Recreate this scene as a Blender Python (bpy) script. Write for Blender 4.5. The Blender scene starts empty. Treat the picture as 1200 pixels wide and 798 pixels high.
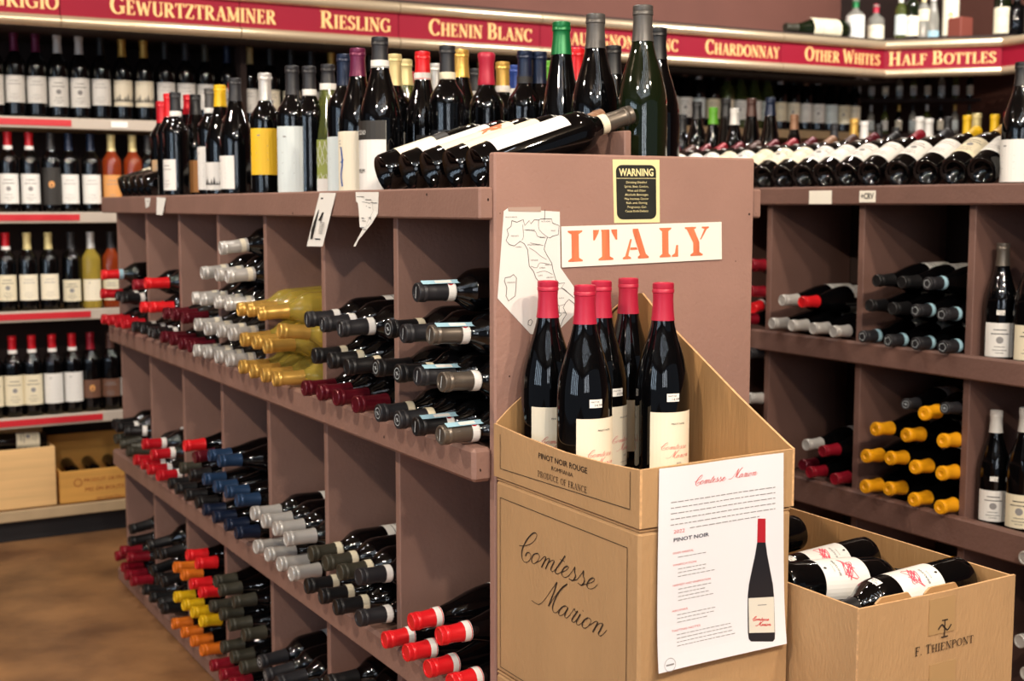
import bpy, math, random
from mathutils import Vector, Matrix
random.seed(7)
PI = math.pi
scn = bpy.context.scene
# ------------------------------------------------------------------ camera
CF, CX, CY = 1505.0, 600.0, 399.0
YAW, PITCH, CH = math.radians(30.04), math.atan(157/1505.), 1.22
FW = Vector((math.sin(YAW)*math.cos(PITCH), math.cos(YAW)*math.cos(PITCH), -math.sin(PITCH)))
RT = Vector((math.cos(YAW), -math.sin(YAW), 0)); UP = RT.cross(FW)
EYE = Vector((0, 0, CH))
cd = bpy.data.cameras.new('camera'); cam = bpy.data.objects.new('camera', cd)
scn.collection.objects.link(cam); scn.camera = cam
cd.sensor_width = 36.0; cd.lens = CF/1200*36; cd.clip_start = .02; cd.clip_end = 60
cam.matrix_world = Matrix.Translation(EYE) @ Matrix((RT, UP, -FW)).transposed().to_4x4()
cd.dof.use_dof = True; cd.dof.focus_distance = 1.92; cd.dof.aperture_fstop = 6.3
# ------------------------------------------------------------------ world, lamps, exposure
w = bpy.data.worlds.new('world'); scn.world = w; w.use_nodes = True
bg = w.node_tree.nodes['Background']; bg.inputs[0].default_value = (.72, .82, 1, 1); bg.inputs[1].default_value = .16
vs = scn.view_settings; vs.view_transform = 'Standard'; vs.look = 'None'; vs.gamma = 1; vs.use_curve_mapping = False
vs.exposure = 0.12
def lamp(name, loc, tgt, sx, sy, power, col):
    ld = bpy.data.lights.new(name, 'AREA'); ld.shape = 'RECTANGLE'; ld.size = sx; ld.size_y = sy
    ld.energy = power; ld.color = col
    o = bpy.data.objects.new(name, ld); scn.collection.objects.link(o)
    o.location = loc; d = Vector(tgt)-Vector(loc)
    o.rotation_euler = d.to_track_quat('-Z', 'Y').to_euler(); return o
WARM, COOL, NEUT = (1, .84, .66), (.68, .84, 1), (1, .95, .88)
for yy, pw in ((.5, 34), (2.6, 34)):
    lamp('aisle_spot_lamp', (-.95, yy, 2.8), (.95, yy+.9, .9), .07, .07, pw, WARM)
for xx, yy in ((.2, -.9), (1.0, -.7), (1.8, -.5)):
    lamp('front_spot_lamp', (xx, yy, 2.8), (xx*.4+.9, 1.8, 1.0), .09, .09, 30, WARM)
for xx, pw in ((.2, 15), (1.7, 13), (3.2, 26), (4.4, 34)):
    lamp('wall_spot_lamp', (xx, 3.35, 2.85), (xx, 4.85, 1.2), .10, .10, pw, NEUT)
for yy in (1.0, 2.2, 3.3):
    lamp('rack_spot_lamp', (1.75, yy, 2.8), (2.7, yy+.1, 1.2), .09, .09, 5, WARM)
lamp('top_spot_lamp', (1.2, 2.6, 2.8), (1.2, 2.7, 1.2), .09, .09, 6, NEUT)
for i in range(9):
    lamp('streak_strip_light', (-1.5+.36*i, -.9, 2.86), (-1.5+.36*i, -.9, 0), .014, 2.6, 4.2, (.80, .90, 1))  # thin overhead strips, added to draw the window's streak reflections on the glass
for i in range(5):
    lamp('shop_window_light', (-3.9, -.9+.62*i, 1.75), (1, 1.2+.3*i, 1.1), .07, 1.7, 9, COOL)
for i in range(4):
    lamp('shop_window_light', (-2.2+.6*i, -3.6, 1.9), (.9, 1.5, 1.0), .06, 1.5, 8, (.85, .92, 1))

def at(x, y, ax, v):
    r = FW + RT*((x-CX)/CF) - UP*((y-CY)/CF); t = (v-EYE[ax])/r[ax]; return EYE + r*t
# ------------------------------------------------------------------ materials
def srgb(h):
    c = [int(h[i:i+2], 16)/255 for i in (0, 2, 4)]
    return tuple(x/12.92 if x <= .04045 else ((x+.055)/1.055)**2.4 for x in c)+(1,)
MATS = {}
def mat(name, col, rough=.6, metal=0, var=0, scale=20, bump=0, bscale=60, coat=0, trans=0, stretch=(1, 1, 1), ior=1.5, var2=None, spec=.5):
    if name in MATS: return MATS[name]
    m = bpy.data.materials.new(name); m.use_nodes = True; nt = m.node_tree; b = nt.nodes['Principled BSDF']
    c = srgb(col); b.inputs['Base Color'].default_value = c; b.inputs['Roughness'].default_value = rough
    b.inputs['Metallic'].default_value = metal; b.inputs['Coat Weight'].default_value = coat
    b.inputs['Transmission Weight'].default_value = trans; b.inputs['IOR'].default_value = ior
    b.inputs['Specular IOR Level'].default_value = spec
    if var or bump:
        tc = nt.nodes.new('ShaderNodeTexCoord'); mp = nt.nodes.new('ShaderNodeMapping'); mp.inputs['Scale'].default_value = stretch
        nt.links.new(tc.outputs['Object'], mp.inputs[0])
    if var:
        n = nt.nodes.new('ShaderNodeTexNoise'); n.inputs['Scale'].default_value = scale; n.inputs['Detail'].default_value = 6
        nt.links.new(mp.outputs[0], n.inputs[0]); r = nt.nodes.new('ShaderNodeValToRGB'); nt.links.new(n.outputs[0], r.inputs[0])
        e = r.color_ramp.elements; e[0].position = .3; e[1].position = .72
        if var2: e[0].color = srgb(var2); e[1].color = c
        else:
            e[0].color = tuple(x*(1-var) for x in c[:3])+(1,); e[1].color = tuple(min(1, x*(1+var)) for x in c[:3])+(1,)
        nt.links.new(r.outputs[0], b.inputs['Base Color'])
    if bump:
        n2 = nt.nodes.new('ShaderNodeTexNoise'); n2.inputs['Scale'].default_value = bscale; n2.inputs['Detail'].default_value = 4
        nt.links.new(mp.outputs[0], n2.inputs[0]); bp = nt.nodes.new('ShaderNodeBump'); bp.inputs['Strength'].default_value = bump
        bp.inputs['Distance'].default_value = .004; nt.links.new(n2.outputs[0], bp.inputs['Height']); nt.links.new(bp.outputs[0], b.inputs['Normal'])
    MATS[name] = m; return m
PAINT = mat('painted_wood', '8d6c60', .55, var=.10, scale=9, bump=.25, bscale=130, stretch=(1, 1, 1))
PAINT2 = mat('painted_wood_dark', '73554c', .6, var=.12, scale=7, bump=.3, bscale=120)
PANEL_LIT = mat('painted_wood_lit', '9c786b', .6, var=.08, scale=6, bump=.3, bscale=140)  # rack paint lightened: the stronger light on the end panel is in this colour
WALLP = mat('wall_paint', '6b4238', .8, var=.08, scale=4, bump=.3, bscale=180)
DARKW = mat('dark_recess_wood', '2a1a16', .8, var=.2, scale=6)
RAW = mat('raw_wood', 'c79a72', .7, var=.15, scale=30)
FLOOR = mat('floor_concrete', 'a87c52', .42, var=.3, scale=5, bump=.12, bscale=40, var2='6a4b33')
CARD = mat('cardboard', 'b48f64', .85, var=.07, scale=14, bump=.35, bscale=220, stretch=(1, 1, .35))
CARDE = mat('cardboard_edge', 'd3a878', .9, var=.2, scale=160)
CARDIN = mat('cardboard_inside', 'ad8454', .9, var=.07, scale=12, bump=.3, bscale=160, stretch=(1, 1, .1))
PAPER = mat('paper', 'eeece6', .7, bump=.25, bscale=9)
PAPERC = mat('cream_card', 'f3efe2', .6)
INK = mat('black_ink', '1c1a18', .6); GINK = mat('grey_ink', '8c8a8a', .7); BINK = mat('carton_ink', '33251a', .8)
RINK = mat('red_ink', 'cf4a48', .7); PINKINK = mat('pink_ink', 'e0566a', .7); BLUEINK = mat('blue_ink', '3b5ba0', .6)
ORANGE = mat('orange_marker', 'e27a50', .7, var=.25, scale=60, stretch=(1, 1, .2))
SIGNRED = mat('sign_burgundy', '820c25', .6, var=.06, scale=3, spec=.2); GOLDTXT = mat('sign_gold_letter', 'e8b878', .5)
TRIM = mat('sign_trim', 'cbb79a', .25, metal=.6); RAIL = mat('price_rail', 'b9ada0', .45); REDSTRIP = mat('red_price_strip', 'c4232f', .4)
PINE = mat('pine_crate', 'e0b67c', .7, var=.12, scale=6, stretch=(.3, 1, 6)); PINE2 = mat('honey_crate', 'cf9848', .7, var=.12, scale=6, stretch=(.3, 1, 6))
SHELFW = mat('shelf_wood', 'b29a78', .6, var=.12, scale=8)
BLACKB = mat('black_plinth', '17161a', .6)
CHAR = mat('warning_black', '2c2c28', .3, var=.3, scale=14); CREAM = mat('sticker_cream', 'efe2a8', .5)
G_DARK = mat('dark_bottle_glass', '050506', .035, coat=0, spec=.55)
G_GREEN = mat('green_bottle_glass', '10180a', .05, coat=.5)
G_PALE = mat('pale_green_glass', '7f8a4a', .06, trans=.75)
G_GOLD = mat('straw_wine_glass', 'dcc256', .04, trans=.62, spec=.6, ior=1.4)
G_ROSE = mat('rose_wine_glass', 'a2421c', .06, trans=.4)
G_CLEAR = mat('clear_spirit_glass', 'b9b7ae', .08, trans=.6)
CAPC = {'black': ('131315', .42, 0), 'charcoal': ('242428', .45, .1), 'grey': ('55524f', .4, .3), 'maroon': ('5e1220', .3, .3), 'red': ('c01624', .32, .2),
        'rosered': ('b4203c', .42, .1), 'brightred': ('e01f26', .32, .15), 'gold': ('d0a552', .32, .5), 'silver': ('c6c4c0', .32, .35), 'cream': ('cfc088', .4, .2),
        'blue': ('2a4466', .33, .4), 'navy': ('16233c', .35, .3), 'yellow': ('e0b414', .4, .1), 'wax': ('e8a012', .42, 0), 'orange': ('d8701c', .4, .1),
        'green': ('14703c', .35, .3), 'lime': ('5aa024', .4, 0), 'olive': ('3c3a30', .45, .2), 'white': ('dcdad4', .4, .1), 'brown': ('4a2f28', .4, .2),
        'tan': ('8f6a50', .4, .2), 'purple': ('6a1f44', .35, .3), 'royal': ('22408c', .35, .2), 'bronze': ('6d655c', .35, .6), 'darkred': ('8a1224', .35, .2)}
def capm(c): h, r, mt = CAPC[c]; return mat(c+'_capsule', h, r, metal=mt)
LABC = {'white': 'e9e7e2', 'cream': 'e6dcc0', 'yellow': 'f0c22a', 'orange': 'd99a58', 'dark': '2a2724', 'tan': 'c6a37c', 'pale': 'd4dfe0', 'ivory': 'efe6cf', 'grey': 'b8b8b4', 'brown': '6e4a38', 'green': '96a04c', 'black': '141416', 'lightblue': '9cc4d4'}
def labm(c): return mat(c+'_label_paper', LABC[c], .55)
# ------------------------------------------------------------------ mesh helpers
class MB:
    def __init__(s): s.v = []; s.f = []; s.m = []
    def poly(s, pts, m=0):
        i = len(s.v); s.v += [tuple(p) for p in pts]; s.f.append(tuple(range(i, i+len(pts)))); s.m.append(m)
    def box(s, a, b, m=0, bev=0):
        x0, y0, z0 = a; x1, y1, z1 = b; i = len(s.v)
        if bev == 0:
            s.v += [(x0, y0, z0), (x1, y0, z0), (x1, y1, z0), (x0, y1, z0), (x0, y0, z1), (x1, y0, z1), (x1, y1, z1), (x0, y1, z1)]
            for f in ((0, 3, 2, 1), (4, 5, 6, 7), (0, 1, 5, 4), (1, 2, 6, 5), (2, 3, 7, 6), (3, 0, 4, 7)): s.f.append(tuple(i+k for k in f)); s.m.append(m)
            return
        # chamfered box: 24 verts
        import itertools
        idx = {}
        for cx, cy, cz in itertools.product((0, 1), repeat=3):
            P = (x1 if cx else x0, y1 if cy else y0, z1 if cz else z0); sg = (-1 if cx else 1, -1 if cy else 1, -1 if cz else 1)
            for ax in range(3):
                q = list(P)
                for k in range(3):
                    if k != ax: q[k] += sg[k]*bev
                idx[(cx, cy, cz, ax)] = len(s.v); s.v.append(tuple(q))
        def F(ids):
            pts = [Vector(s.v[j]) for j in ids]; c = sum(pts, Vector())/len(pts); n = (pts[1]-pts[0]).cross(pts[2]-pts[1])
            ctr = Vector(((x0+x1)/2, (y0+y1)/2, (z0+z1)/2))
            s.f.append(tuple(ids) if n.dot(c-ctr) > 0 else tuple(reversed(ids))); s.m.append(m)
        for ax in range(3):
            o = [k for k in range(3) if k != ax]
            for sd in (0, 1):
                l = []
                for a_, b_ in ((0, 0), (1, 0), (1, 1), (0, 1)):
                    c = [0, 0, 0]; c[ax] = sd; c[o[0]] = a_; c[o[1]] = b_; l.append(idx[tuple(c)+(ax,)])
                F(l)
            for a_ in (0, 1):
                for b_ in (0, 1):
                    c0 = [0, 0, 0]; c0[o[0]] = a_; c0[o[1]] = b_; c1 = c0[:]; c1[ax] = 1
                    F([idx[tuple(c0)+(o[0],)], idx[tuple(c1)+(o[0],)], idx[tuple(c1)+(o[1],)], idx[tuple(c0)+(o[1],)]])
        for c in itertools.product((0, 1), repeat=3): F([idx[c+(0,)], idx[c+(1,)], idx[c+(2,)]])
    def lathe(s, prof, n=24, m=0):
        i = len(s.v); k = len(prof)
        for r, z in prof:
            for j in range(n): a = 2*PI*j/n; s.v.append((r*math.cos(a), r*math.sin(a), z))
        for q in range(k-1):
            for j in range(n): s.f.append((i+q*n+j, i+q*n+(j+1) % n, i+(q+1)*n+(j+1) % n, i+(q+1)*n+j)); s.m.append(m)
        s.f.append(tuple(i+j for j in reversed(range(n)))); s.m.append(m)
        s.f.append(tuple(i+(k-1)*n+j for j in range(n))); s.m.append(m)
    def mesh(s, name, mats, smooth=False):
        me = bpy.data.meshes.new(name); me.from_pydata(s.v, [], s.f)
        for m in (mats if isinstance(mats, (list, tuple)) else [mats]): me.materials.append(m)
        me.polygons.foreach_set('material_index', s.m)
        if smooth: me.polygons.foreach_set('use_smooth', [True]*len(s.f))
        me.update()
        if smooth: me.set_sharp_from_angle(angle=math.radians(42))
        return me
COL = scn.collection
def link(name, me, parent=None, loc=None):
    o = bpy.data.objects.new(name, me); COL.objects.link(o)
    if parent: o.parent = parent
    if loc is not None: o.location = loc
    return o
def build(mb, name, mats, parent=None, smooth=False, loc=None): return link(name, mb.mesh(name, mats, smooth), parent, loc)
def tag(o, label, cat, group=None):
    o['label'] = label; o['category'] = cat
    if group: o['group'] = group
    return o
def struct(o): o['kind'] = 'structure'; return o
def empty(name, loc=(0, 0, 0)):
    o = bpy.data.objects.new(name, None); COL.objects.link(o); o.location = loc; o.empty_display_size = .05; return o
def pbox(name, a, b, m, parent=None, bev=0):
    """box part; its origin sits at the box centre"""
    c = [(a[i]+b[i])/2 for i in range(3)]; mb = MB(); mb.box([a[i]-c[i] for i in range(3)], [b[i]-c[i] for i in range(3)], 0, bev)
    o = build(mb, name, m, parent)
    o.location = Vector(c)-(parent.location if parent else Vector()); return o
# surface print: f maps (u,v) to 3D
def ribbon(mb, f, pts, wd, m=0, thin=None, slant=None):
    n = len(pts)
    if n < 2: return
    L = []; R_ = []
    for i, p in enumerate(pts):
        a = pts[max(0, i-1)]; b = pts[min(n-1, i+1)]; dx, dy = b[0]-a[0], b[1]-a[1]; l = math.hypot(dx, dy) or 1e-9; dx /= l; dy /= l
        ww = wd
        if thin is not None:
            if slant is None: k = abs(dy)
            else: k = max(0, -(dx*slant[0]+dy*slant[1]))
            ww = thin+(wd-thin)*k**1.5
        L.append((p[0]-dy*ww/2, p[1]+dx*ww/2)); R_.append((p[0]+dy*ww/2, p[1]-dx*ww/2))
    i0 = len(mb.v); mb.v += [tuple(f(*p)) for p in L]+[tuple(f(*p)) for p in R_]
    for i in range(n-1): mb.f.append((i0+i, i0+n+i, i0+n+i+1, i0+i+1)); mb.m.append(m)
def rect(mb, f, u0, v0, u1, v1, m=0, nu=1):
    for k in range(nu):
        a = u0+(u1-u0)*k/nu; b = u0+(u1-u0)*(k+1)/nu; mb.poly([f(a, v0), f(b, v0), f(b, v1), f(a, v1)], m)
def smooth_path(p, k=5):
    out = []
    for i in range(len(p)-1):
        a = p[max(0, i-1)]; b = p[i]; c = p[i+1]; d = p[min(len(p)-1, i+2)]
        for j in range(k):
            t = j/k
            out.append(tuple(.5*((2*b[q])+(-a[q]+c[q])*t+(2*a[q]-5*b[q]+4*c[q]-d[q])*t*t+(-a[q]+3*b[q]-3*c[q]+d[q])*t**3) for q in (0, 1)))
    out.append(p[-1]); return out
# ---- a small roman (serif) stroke alphabet; cap height 1
def arc(cx, cy, rx, ry, a0, a1, n=12): return [(cx+rx*math.cos(math.radians(a0+(a1-a0)*i/n)), cy+ry*math.sin(math.radians(a0+(a1-a0)*i/n))) for i in range(n+1)]
def ST(x, y0=0, y1=1, b=1, t=1, thin=0):
    l = [('t' if thin else 'k', [(x, y0), (x, y1)])]
    if b: l.append(('s', [(x-.15, y0+.02), (x+.15, y0+.02)]))
    if t: l.append(('s', [(x-.15, y1-.02), (x+.15, y1-.02)]))
    return l
GL = {
 'I': (.34, ST(.17)), 'L': (.62, ST(.17)+[('s', [(.17, .02), (.56, .02)]), ('t', [(.57, 0), (.57, .25)])]),
 'E': (.66, ST(.17)+[('s', [(.17, .02), (.56, .02)]), ('t', [(.58, 0), (.58, .24)]), ('s', [(.17, .98), (.54, .98)]), ('t', [(.55, 1), (.55, .78)]), ('s', [(.17, .52), (.42, .52)]), ('t', [(.43, .4), (.43, .64)])]),
 'F': (.6, ST(.17)+[('s', [(.17, .98), (.54, .98)]), ('t', [(.55, 1), (.55, .76)]), ('s', [(.17, .52), (.42, .52)]), ('t', [(.43, .4), (.43, .64)])]),
 'T': (.68, ST(.34, t=0)+[('s', [(.04, .98), (.64, .98)]), ('t', [(.05, 1), (.05, .76)]), ('t', [(.63, 1), (.63, .76)])]),
 'H': (.82, ST(.17)+ST(.65)+[('s', [(.17, .51), (.65, .51)])]),
 'N': (.84, ST(.15, thin=1)+ST(.69, b=0, thin=1)+[('k', [(.15, 1), (.69, 0)])]),
 'M': (.98, ST(.15, thin=1)+ST(.83)+[('k', [(.15, 1), (.49, .08)]), ('t', [(.49, .08), (.83, 1)])]),
 'U': (.8, ST(.17, .3, 1, b=0)+ST(.65, .3, 1, b=0, thin=1)+[('c', arc(.41, .3, .24, .29, 180, 360))]),
 'V': (.76, [('k', [(.1, 1), (.4, 0)]), ('t', [(.4, 0), (.66, 1)]), ('s', [(0, .98), (.24, .98)]), ('s', [(.54, .98), (.76, .98)])]),
 'W': (1.1, [('k', [(.1, 1), (.34, 0)]), ('t', [(.34, 0), (.54, .9)]), ('k', [(.54, .9), (.78, 0)]), ('t', [(.78, 0), (1., 1)]), ('s', [(0, .98), (.24, .98)]), ('s', [(.88, .98), (1.1, .98)])]),
 'Y': (.74, ST(.37, 0, .48, t=0)+[('k', [(.1, 1), (.37, .46)]), ('t', [(.37, .46), (.64, 1)]), ('s', [(0, .98), (.22, .98)]), ('s', [(.52, .98), (.74, .98)])]),
 'A': (.8, [('t', [(.12, 0), (.4, 1)]), ('k', [(.4, 1), (.68, 0)]), ('s', [(.22, .34), (.58, .34)]), ('s', [(0, .02), (.24, .02)]), ('s', [(.54, .02), (.82, .02)])]),
 'Z': (.66, [('s', [(.05, .98), (.6, .98)]), ('s', [(.05, .02), (.6, .02)]), ('k', [(.56, .97), (.08, .03)]), ('t', [(.06, 1), (.06, .78)]), ('t', [(.6, 0), (.6, .24)])]),
 'O': (.84, [('c', arc(.42, .5, .34, .48, 0, 360, 24))]), 'D': (.8, ST(.17)+[('c', arc(.3, .5, .4, .48, -90, 90, 16)), ('s', [(.17, .98), (.32, .98)]), ('s', [(.17, .02), (.32, .02)])]),
 'C': (.76, [('c', arc(.42, .5, .34, .48, 40, 320, 20)), ('t', [(.68, .98), (.68, .7)])]),
 'G': (.84, [('c', arc(.42, .5, .34, .48, 40, 320, 20)), ('t', [(.68, .98), (.68, .72)]), ('k', [(.68, .05), (.68, .42)]), ('s', [(.52, .42), (.82, .42)])]),
 'S': (.56, [('c', smooth_path([(.46, .8), (.4, .95), (.24, .98), (.1, .84), (.12, .66), (.28, .52), (.44, .38), (.46, .18), (.3, .02), (.14, .04), (.08, .2)], 3)), ('t', [(.47, .98), (.47, .76)]), ('t', [(.07, .02), (.07, .24)])]),
 'R': (.78, ST(.17)+[('c', arc(.3, .75, .27, .24, -90, 90, 10)), ('s', [(.17, .98), (.32, .98)]), ('s', [(.17, .51), (.32, .51)]), ('k', [(.36, .5), (.66, .03)]), ('s', [(.6, .02), (.78, .02)])]),
 'P': (.66, ST(.17)+[('c', arc(.3, .74, .28, .25, -90, 90, 10)), ('s', [(.17, .98), (.32, .98)]), ('s', [(.17, .49), (.32, .49)])]),
 'B': (.72, ST(.17)+[('c', arc(.3, .75, .24, .24, -90, 90, 10)), ('c', arc(.3, .27, .3, .26, -90, 90, 10)), ('s', [(.17, .98), (.32, .98)]), ('s', [(.17, .51), (.32, .51)]), ('s', [(.17, .02), (.32, .02)])]),
 '.': (.26, [('k', [(.12, 0), (.12, .12)])]), ' ': (.36, []), '+': (.6, [('t', [(.3, .2), (.3, .8)]), ('t', [(.05, .5), (.55, .5)])])}
def roman(mb, f, text, u0, v0, h, m=0, width=None, small=1.0, kw=.17, center=False, sp=.06):
    """serif lettering; first letter of each word full height, the rest 'small'"""
    def adv():
        t = 0; first = True
        for ch in text:
            s = h*(1 if first else small); t += (GL[ch][0]+sp)*s; first = (ch == ' ')
        return t
    W = adv(); kx = width/W if width else 1
    u = u0-(W*kx/2 if center else 0); first = True
    for ch in text:
        s = h*(1 if first else small); wd, st = GL[ch]
        for k, p in st:
            q = [(u+a*s*kx, v0+b*s) for a, b in p]
            if k == 'k': ribbon(mb, f, q, kw*s*min(1, kx*1.1), m)
            elif k == 't': ribbon(mb, f, q, kw*.4*s, m)
            elif k == 's': ribbon(mb, f, q, .07*s, m)
            else: ribbon(mb, f, q, kw*s, m, thin=.06*s)
        u += (wd+sp)*s*kx; first = (ch == ' ')
    return W*kx
_tc = {}
def sans(mb, f, text, u0, v0, h, m=0, width=None, center=False, bold=0):
    """built-in font outlines laid on a surface"""
    key = (text, bold)
    if key not in _tc:
        cu = bpy.data.curves.new('t', 'FONT'); cu.body = text; cu.size = 1; cu.offset = bold; cu.resolution_u = 2
        o = bpy.data.objects.new('t', cu); COL.objects.link(o); dg = bpy.context.evaluated_depsgraph_get()
        me = bpy.data.meshes.new_from_object(o.evaluated_get(dg))
        _tc[key] = ([tuple(v.co) for v in me.vertices], [tuple(p.vertices) for p in me.polygons])
        bpy.data.objects.remove(o); bpy.data.curves.remove(cu); bpy.data.meshes.remove(me)
    V, Fs = _tc[key]
    if not V: return
    x0 = min(v[0] for v in V); x1 = max(v[0] for v in V); s = h/.72; k = width/((x1-x0)*s) if width else 1
    off = -(x1-x0)*s*k/2 if center else 0; i = len(mb.v)
    mb.v += [tuple(f(u0+off+(v[0]-x0)*s*k, v0+v[1]*s)) for v in V]
    for q in Fs: mb.f.append(tuple(i+a for a in q)); mb.m.append(m)
# ---- handwriting of the carton, traced as pen paths
Z1 = [[(75,293),(120,297),(180,285),(240,250),(280,185),(270,148),(235,150),(180,205),(130,290),(105,370),(112,450),(150,490),(195,465),(212,415),(195,378),(165,380),(148,415)],
 [(290,385),(250,395),(222,440),(225,490),(250,503),(290,472),(312,425),(300,388),(285,386)],
 [(255,500),(300,480),(320,470),(365,425),(387,430),(365,490),(335,548)], [(345,520),(380,470),(415,442),(430,455),(405,515),(380,568)], [(392,540),(430,485),(465,465),(482,480),(455,540),(445,580),(465,598),(490,580),(520,545)],
 [(612,412),(560,490),(505,570),(498,612),(530,622),(575,592)], [(552,452),(605,482)],
 [(575,605),(625,580),(652,548),(630,535),(592,565),(570,620),(595,662),(640,655),(690,600),(725,542)],
 [(725,542),(722,600),(732,655),(700,702),(655,680)], [(700,702),(750,690),(790,640),(828,585)], [(828,585),(822,640),(838,705),(805,757),(760,730)],
 [(805,757),(850,745),(930,720),(957,690),(935,672),(895,695),(868,745),(875,785),(910,800),(955,785),(990,745)]]
Z2 = [[(120,235),(160,265),(210,282),(270,230),(340,130),(417,22)], [(417,22),(385,130),(350,220),(318,305)], [(318,305),(400,180),(480,80),(537,45)], [(537,45),(470,100),(405,200),(365,310),(375,370),(410,378),(445,340)],
 [(545,325),(512,300),(462,330),(435,385),(452,414),(495,395),(545,325)], [(545,325),(508,405),(522,442),(560,415),(620,330)], [(620,330),(632,368),(660,362)], [(660,362),(605,435),(590,475),(615,492),(650,455),(692,398)],
 [(692,398),(645,480),(652,518),(685,518),(725,475)], [(715,352),(728,366)], [(780,440),(735,468),(710,520),(725,557),(765,552),(805,505),(812,462),(785,440)], [(790,530),(830,505),(868,482),(892,492),(865,550),(833,607)], [(850,580),(890,525),(925,503),(952,515),(920,585),(900,625),(920,652),(955,632),(1000,583)]]
SCR = []
for P, ox, oy in ((Z1, 600, 610), (Z2, 610, 680)):
    for s in P:
        q = []
        for x, y in smooth_path(s, 4):
            p = at(ox+x/9.975, oy+y/9.975, 0, .965); q.append((-p.y, p.z))
        SCR.append(q)
_u = [a for s in SCR for a, b in s]; _v = [b for s in SCR for a, b in s]; SU0, SU1, SV0, SV1 = min(_u), max(_u), min(_v), max(_v)
NSC1 = len(Z1)
def script(mb, f, u0, v0, width, m=0, wk=.0022, wt=.0009, part=None, flat=0):
    k = width/(SU1-SU0)
    for i, s in enumerate(SCR):
        if part == 1 and i >= NSC1 or part == 2 and i < NSC1: continue
        ribbon(mb, f, [(u0+(a-SU0)*k, v0+(b-SV0)*k+flat*(a-SU0)*k) for a, b in s], wk*k, m, thin=wt*k, slant=(.35, .94))
# ------------------------------------------------------------------ bottles
PROF = {
 'bordeaux': [(.004, .028), (.014, .022), (.023, .009), (.030, .001), (.034, 0), (.0362, .004), (.0368, .02), (.037, .185), (.0362, .196), (.033, .207), (.0265, .217), (.020, .226), (.0160, .236), (.0146, .248), (.0138, .285), (.0150, .288), (.0150, .296), (.0120, .3)],
 'burgundy': [(.004, .028), (.014, .022), (.023, .009), (.030, .001), (.037, 0), (.0402, .005), (.0408, .02), (.041, .135), (.0402, .152), (.0378, .168), (.0335, .186), (.028, .204), (.0225, .221), (.0182, .238), (.0155, .256), (.0140, .284), (.0152, .287), (.0152, .296), (.012, .3)],
 'hock': [(.004, .028), (.014, .022), (.023, .009), (.030, .001), (.035, 0), (.0378, .004), (.0382, .02), (.038, .118), (.036, .142), (.032, .168), (.0272, .195), (.0222, .222), (.0178, .25), (.0145, .278), (.0140, .29), (.0152, .292), (.0152, .3), (.012, .304)],
 'half': [(.022, .004), (.027, 0), (.0295, .004), (.030, .01), (.030, .14), (.028, .155), (.018, .17), (.0135, .182), (.0125, .225), (.0135, .228), (.0135, .236), (.01, .24)],
 'flask': [(.03, .004), (.045, 0), (.048, .006), (.048, .12), (.044, .14), (.02, .158), (.016, .165), (.016, .2), (.018, .202), (.018, .214), (.012, .216)]}
CAPH = {'bordeaux': (.237, .302), 'burgundy': (.246, .302), 'hock': (.25, .306), 'half': (.19, .242), 'flask': (.17, .218)}
def radat(kind, z):
    p = PROF[kind]
    for (r0, z0), (r1, z1) in zip(p[1:], p[2:]):
        if z0 <= z <= z1: return r0+(r1-r0)*(z-z0)/max(1e-6, z1-z0)
    return p[-1][0]
_mc = {}
def glass_mesh(kind, g, n):
    k = ('g', kind, g.name, n)
    if k not in _mc:
        mb = MB(); mb.lathe(PROF[kind], n); _mc[k] = mb.mesh('bottle_body', g, True)
    return _mc[k]
def cap_mesh(kind, c, n, style=''):
    k = ('c', kind, c, n, style)
    if k not in _mc:
        z0, z1 = CAPH[kind]; e = .0009; mb = MB(); p = []
        if style == 'wax': p = [(radat(kind, z0)+.002, z0), (.0185, z0+.006), (.0165, z0+.02), (.0162, z1-.02), (.0182, z1-.01), (.0185, z1-.002), (.016, z1+.002), (.007, z1+.002), (.005, z1)]
        else:
            for i in range(6): z = z0+(z1-.016-z0)*i/5; p.append((radat(kind, z)+e, z))
            p += [(.0152, z1-.0155), (.0164, z1-.0145), (.0164, z1-.0095), (.0158, z1-.0088), (.0162, z1-.007), (.0160, z1-.001), (.0146, z1+.0004), (.0120, z1-.0001), (.0116, z1-.0012)]
            if kind == 'half': p = [(r*.9 if z > z1-.016 else r, z) for r, z in p]
        mb.lathe(p, n); mats = [capm(c)]
        if style in ('wide', 'disc', 'ring'):
            mats.append(mat('capsule_emblem', 'c9d2d6', .4, metal=.2)); f = lambda u, v: (u, v, z1+.0006)
            if style == 'disc': ribbon(mb, f, arc(0, 0, .0095, .0095, 0, 360, 18), .0012, 1); ribbon(mb, f, [(0, -.005), (0, .005)], .002, 1); ribbon(mb, f, [(-.004, 0), (.004, 0)], .0015, 1)
            if style == 'wide': ribbon(mb, f, [(-.009, -.003), (.009, .003)], .002, 1)
            if style == 'ring': ribbon(mb, f, arc(0, 0, .0105, .0105, 0, 360, 5), .0014, 1)
        _mc[k] = mb.mesh('capsule', mats, True)
    return _mc[k]
def cylf(r): return lambda u, z: (r*math.cos(u/r), r*math.sin(u/r), z)
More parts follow.
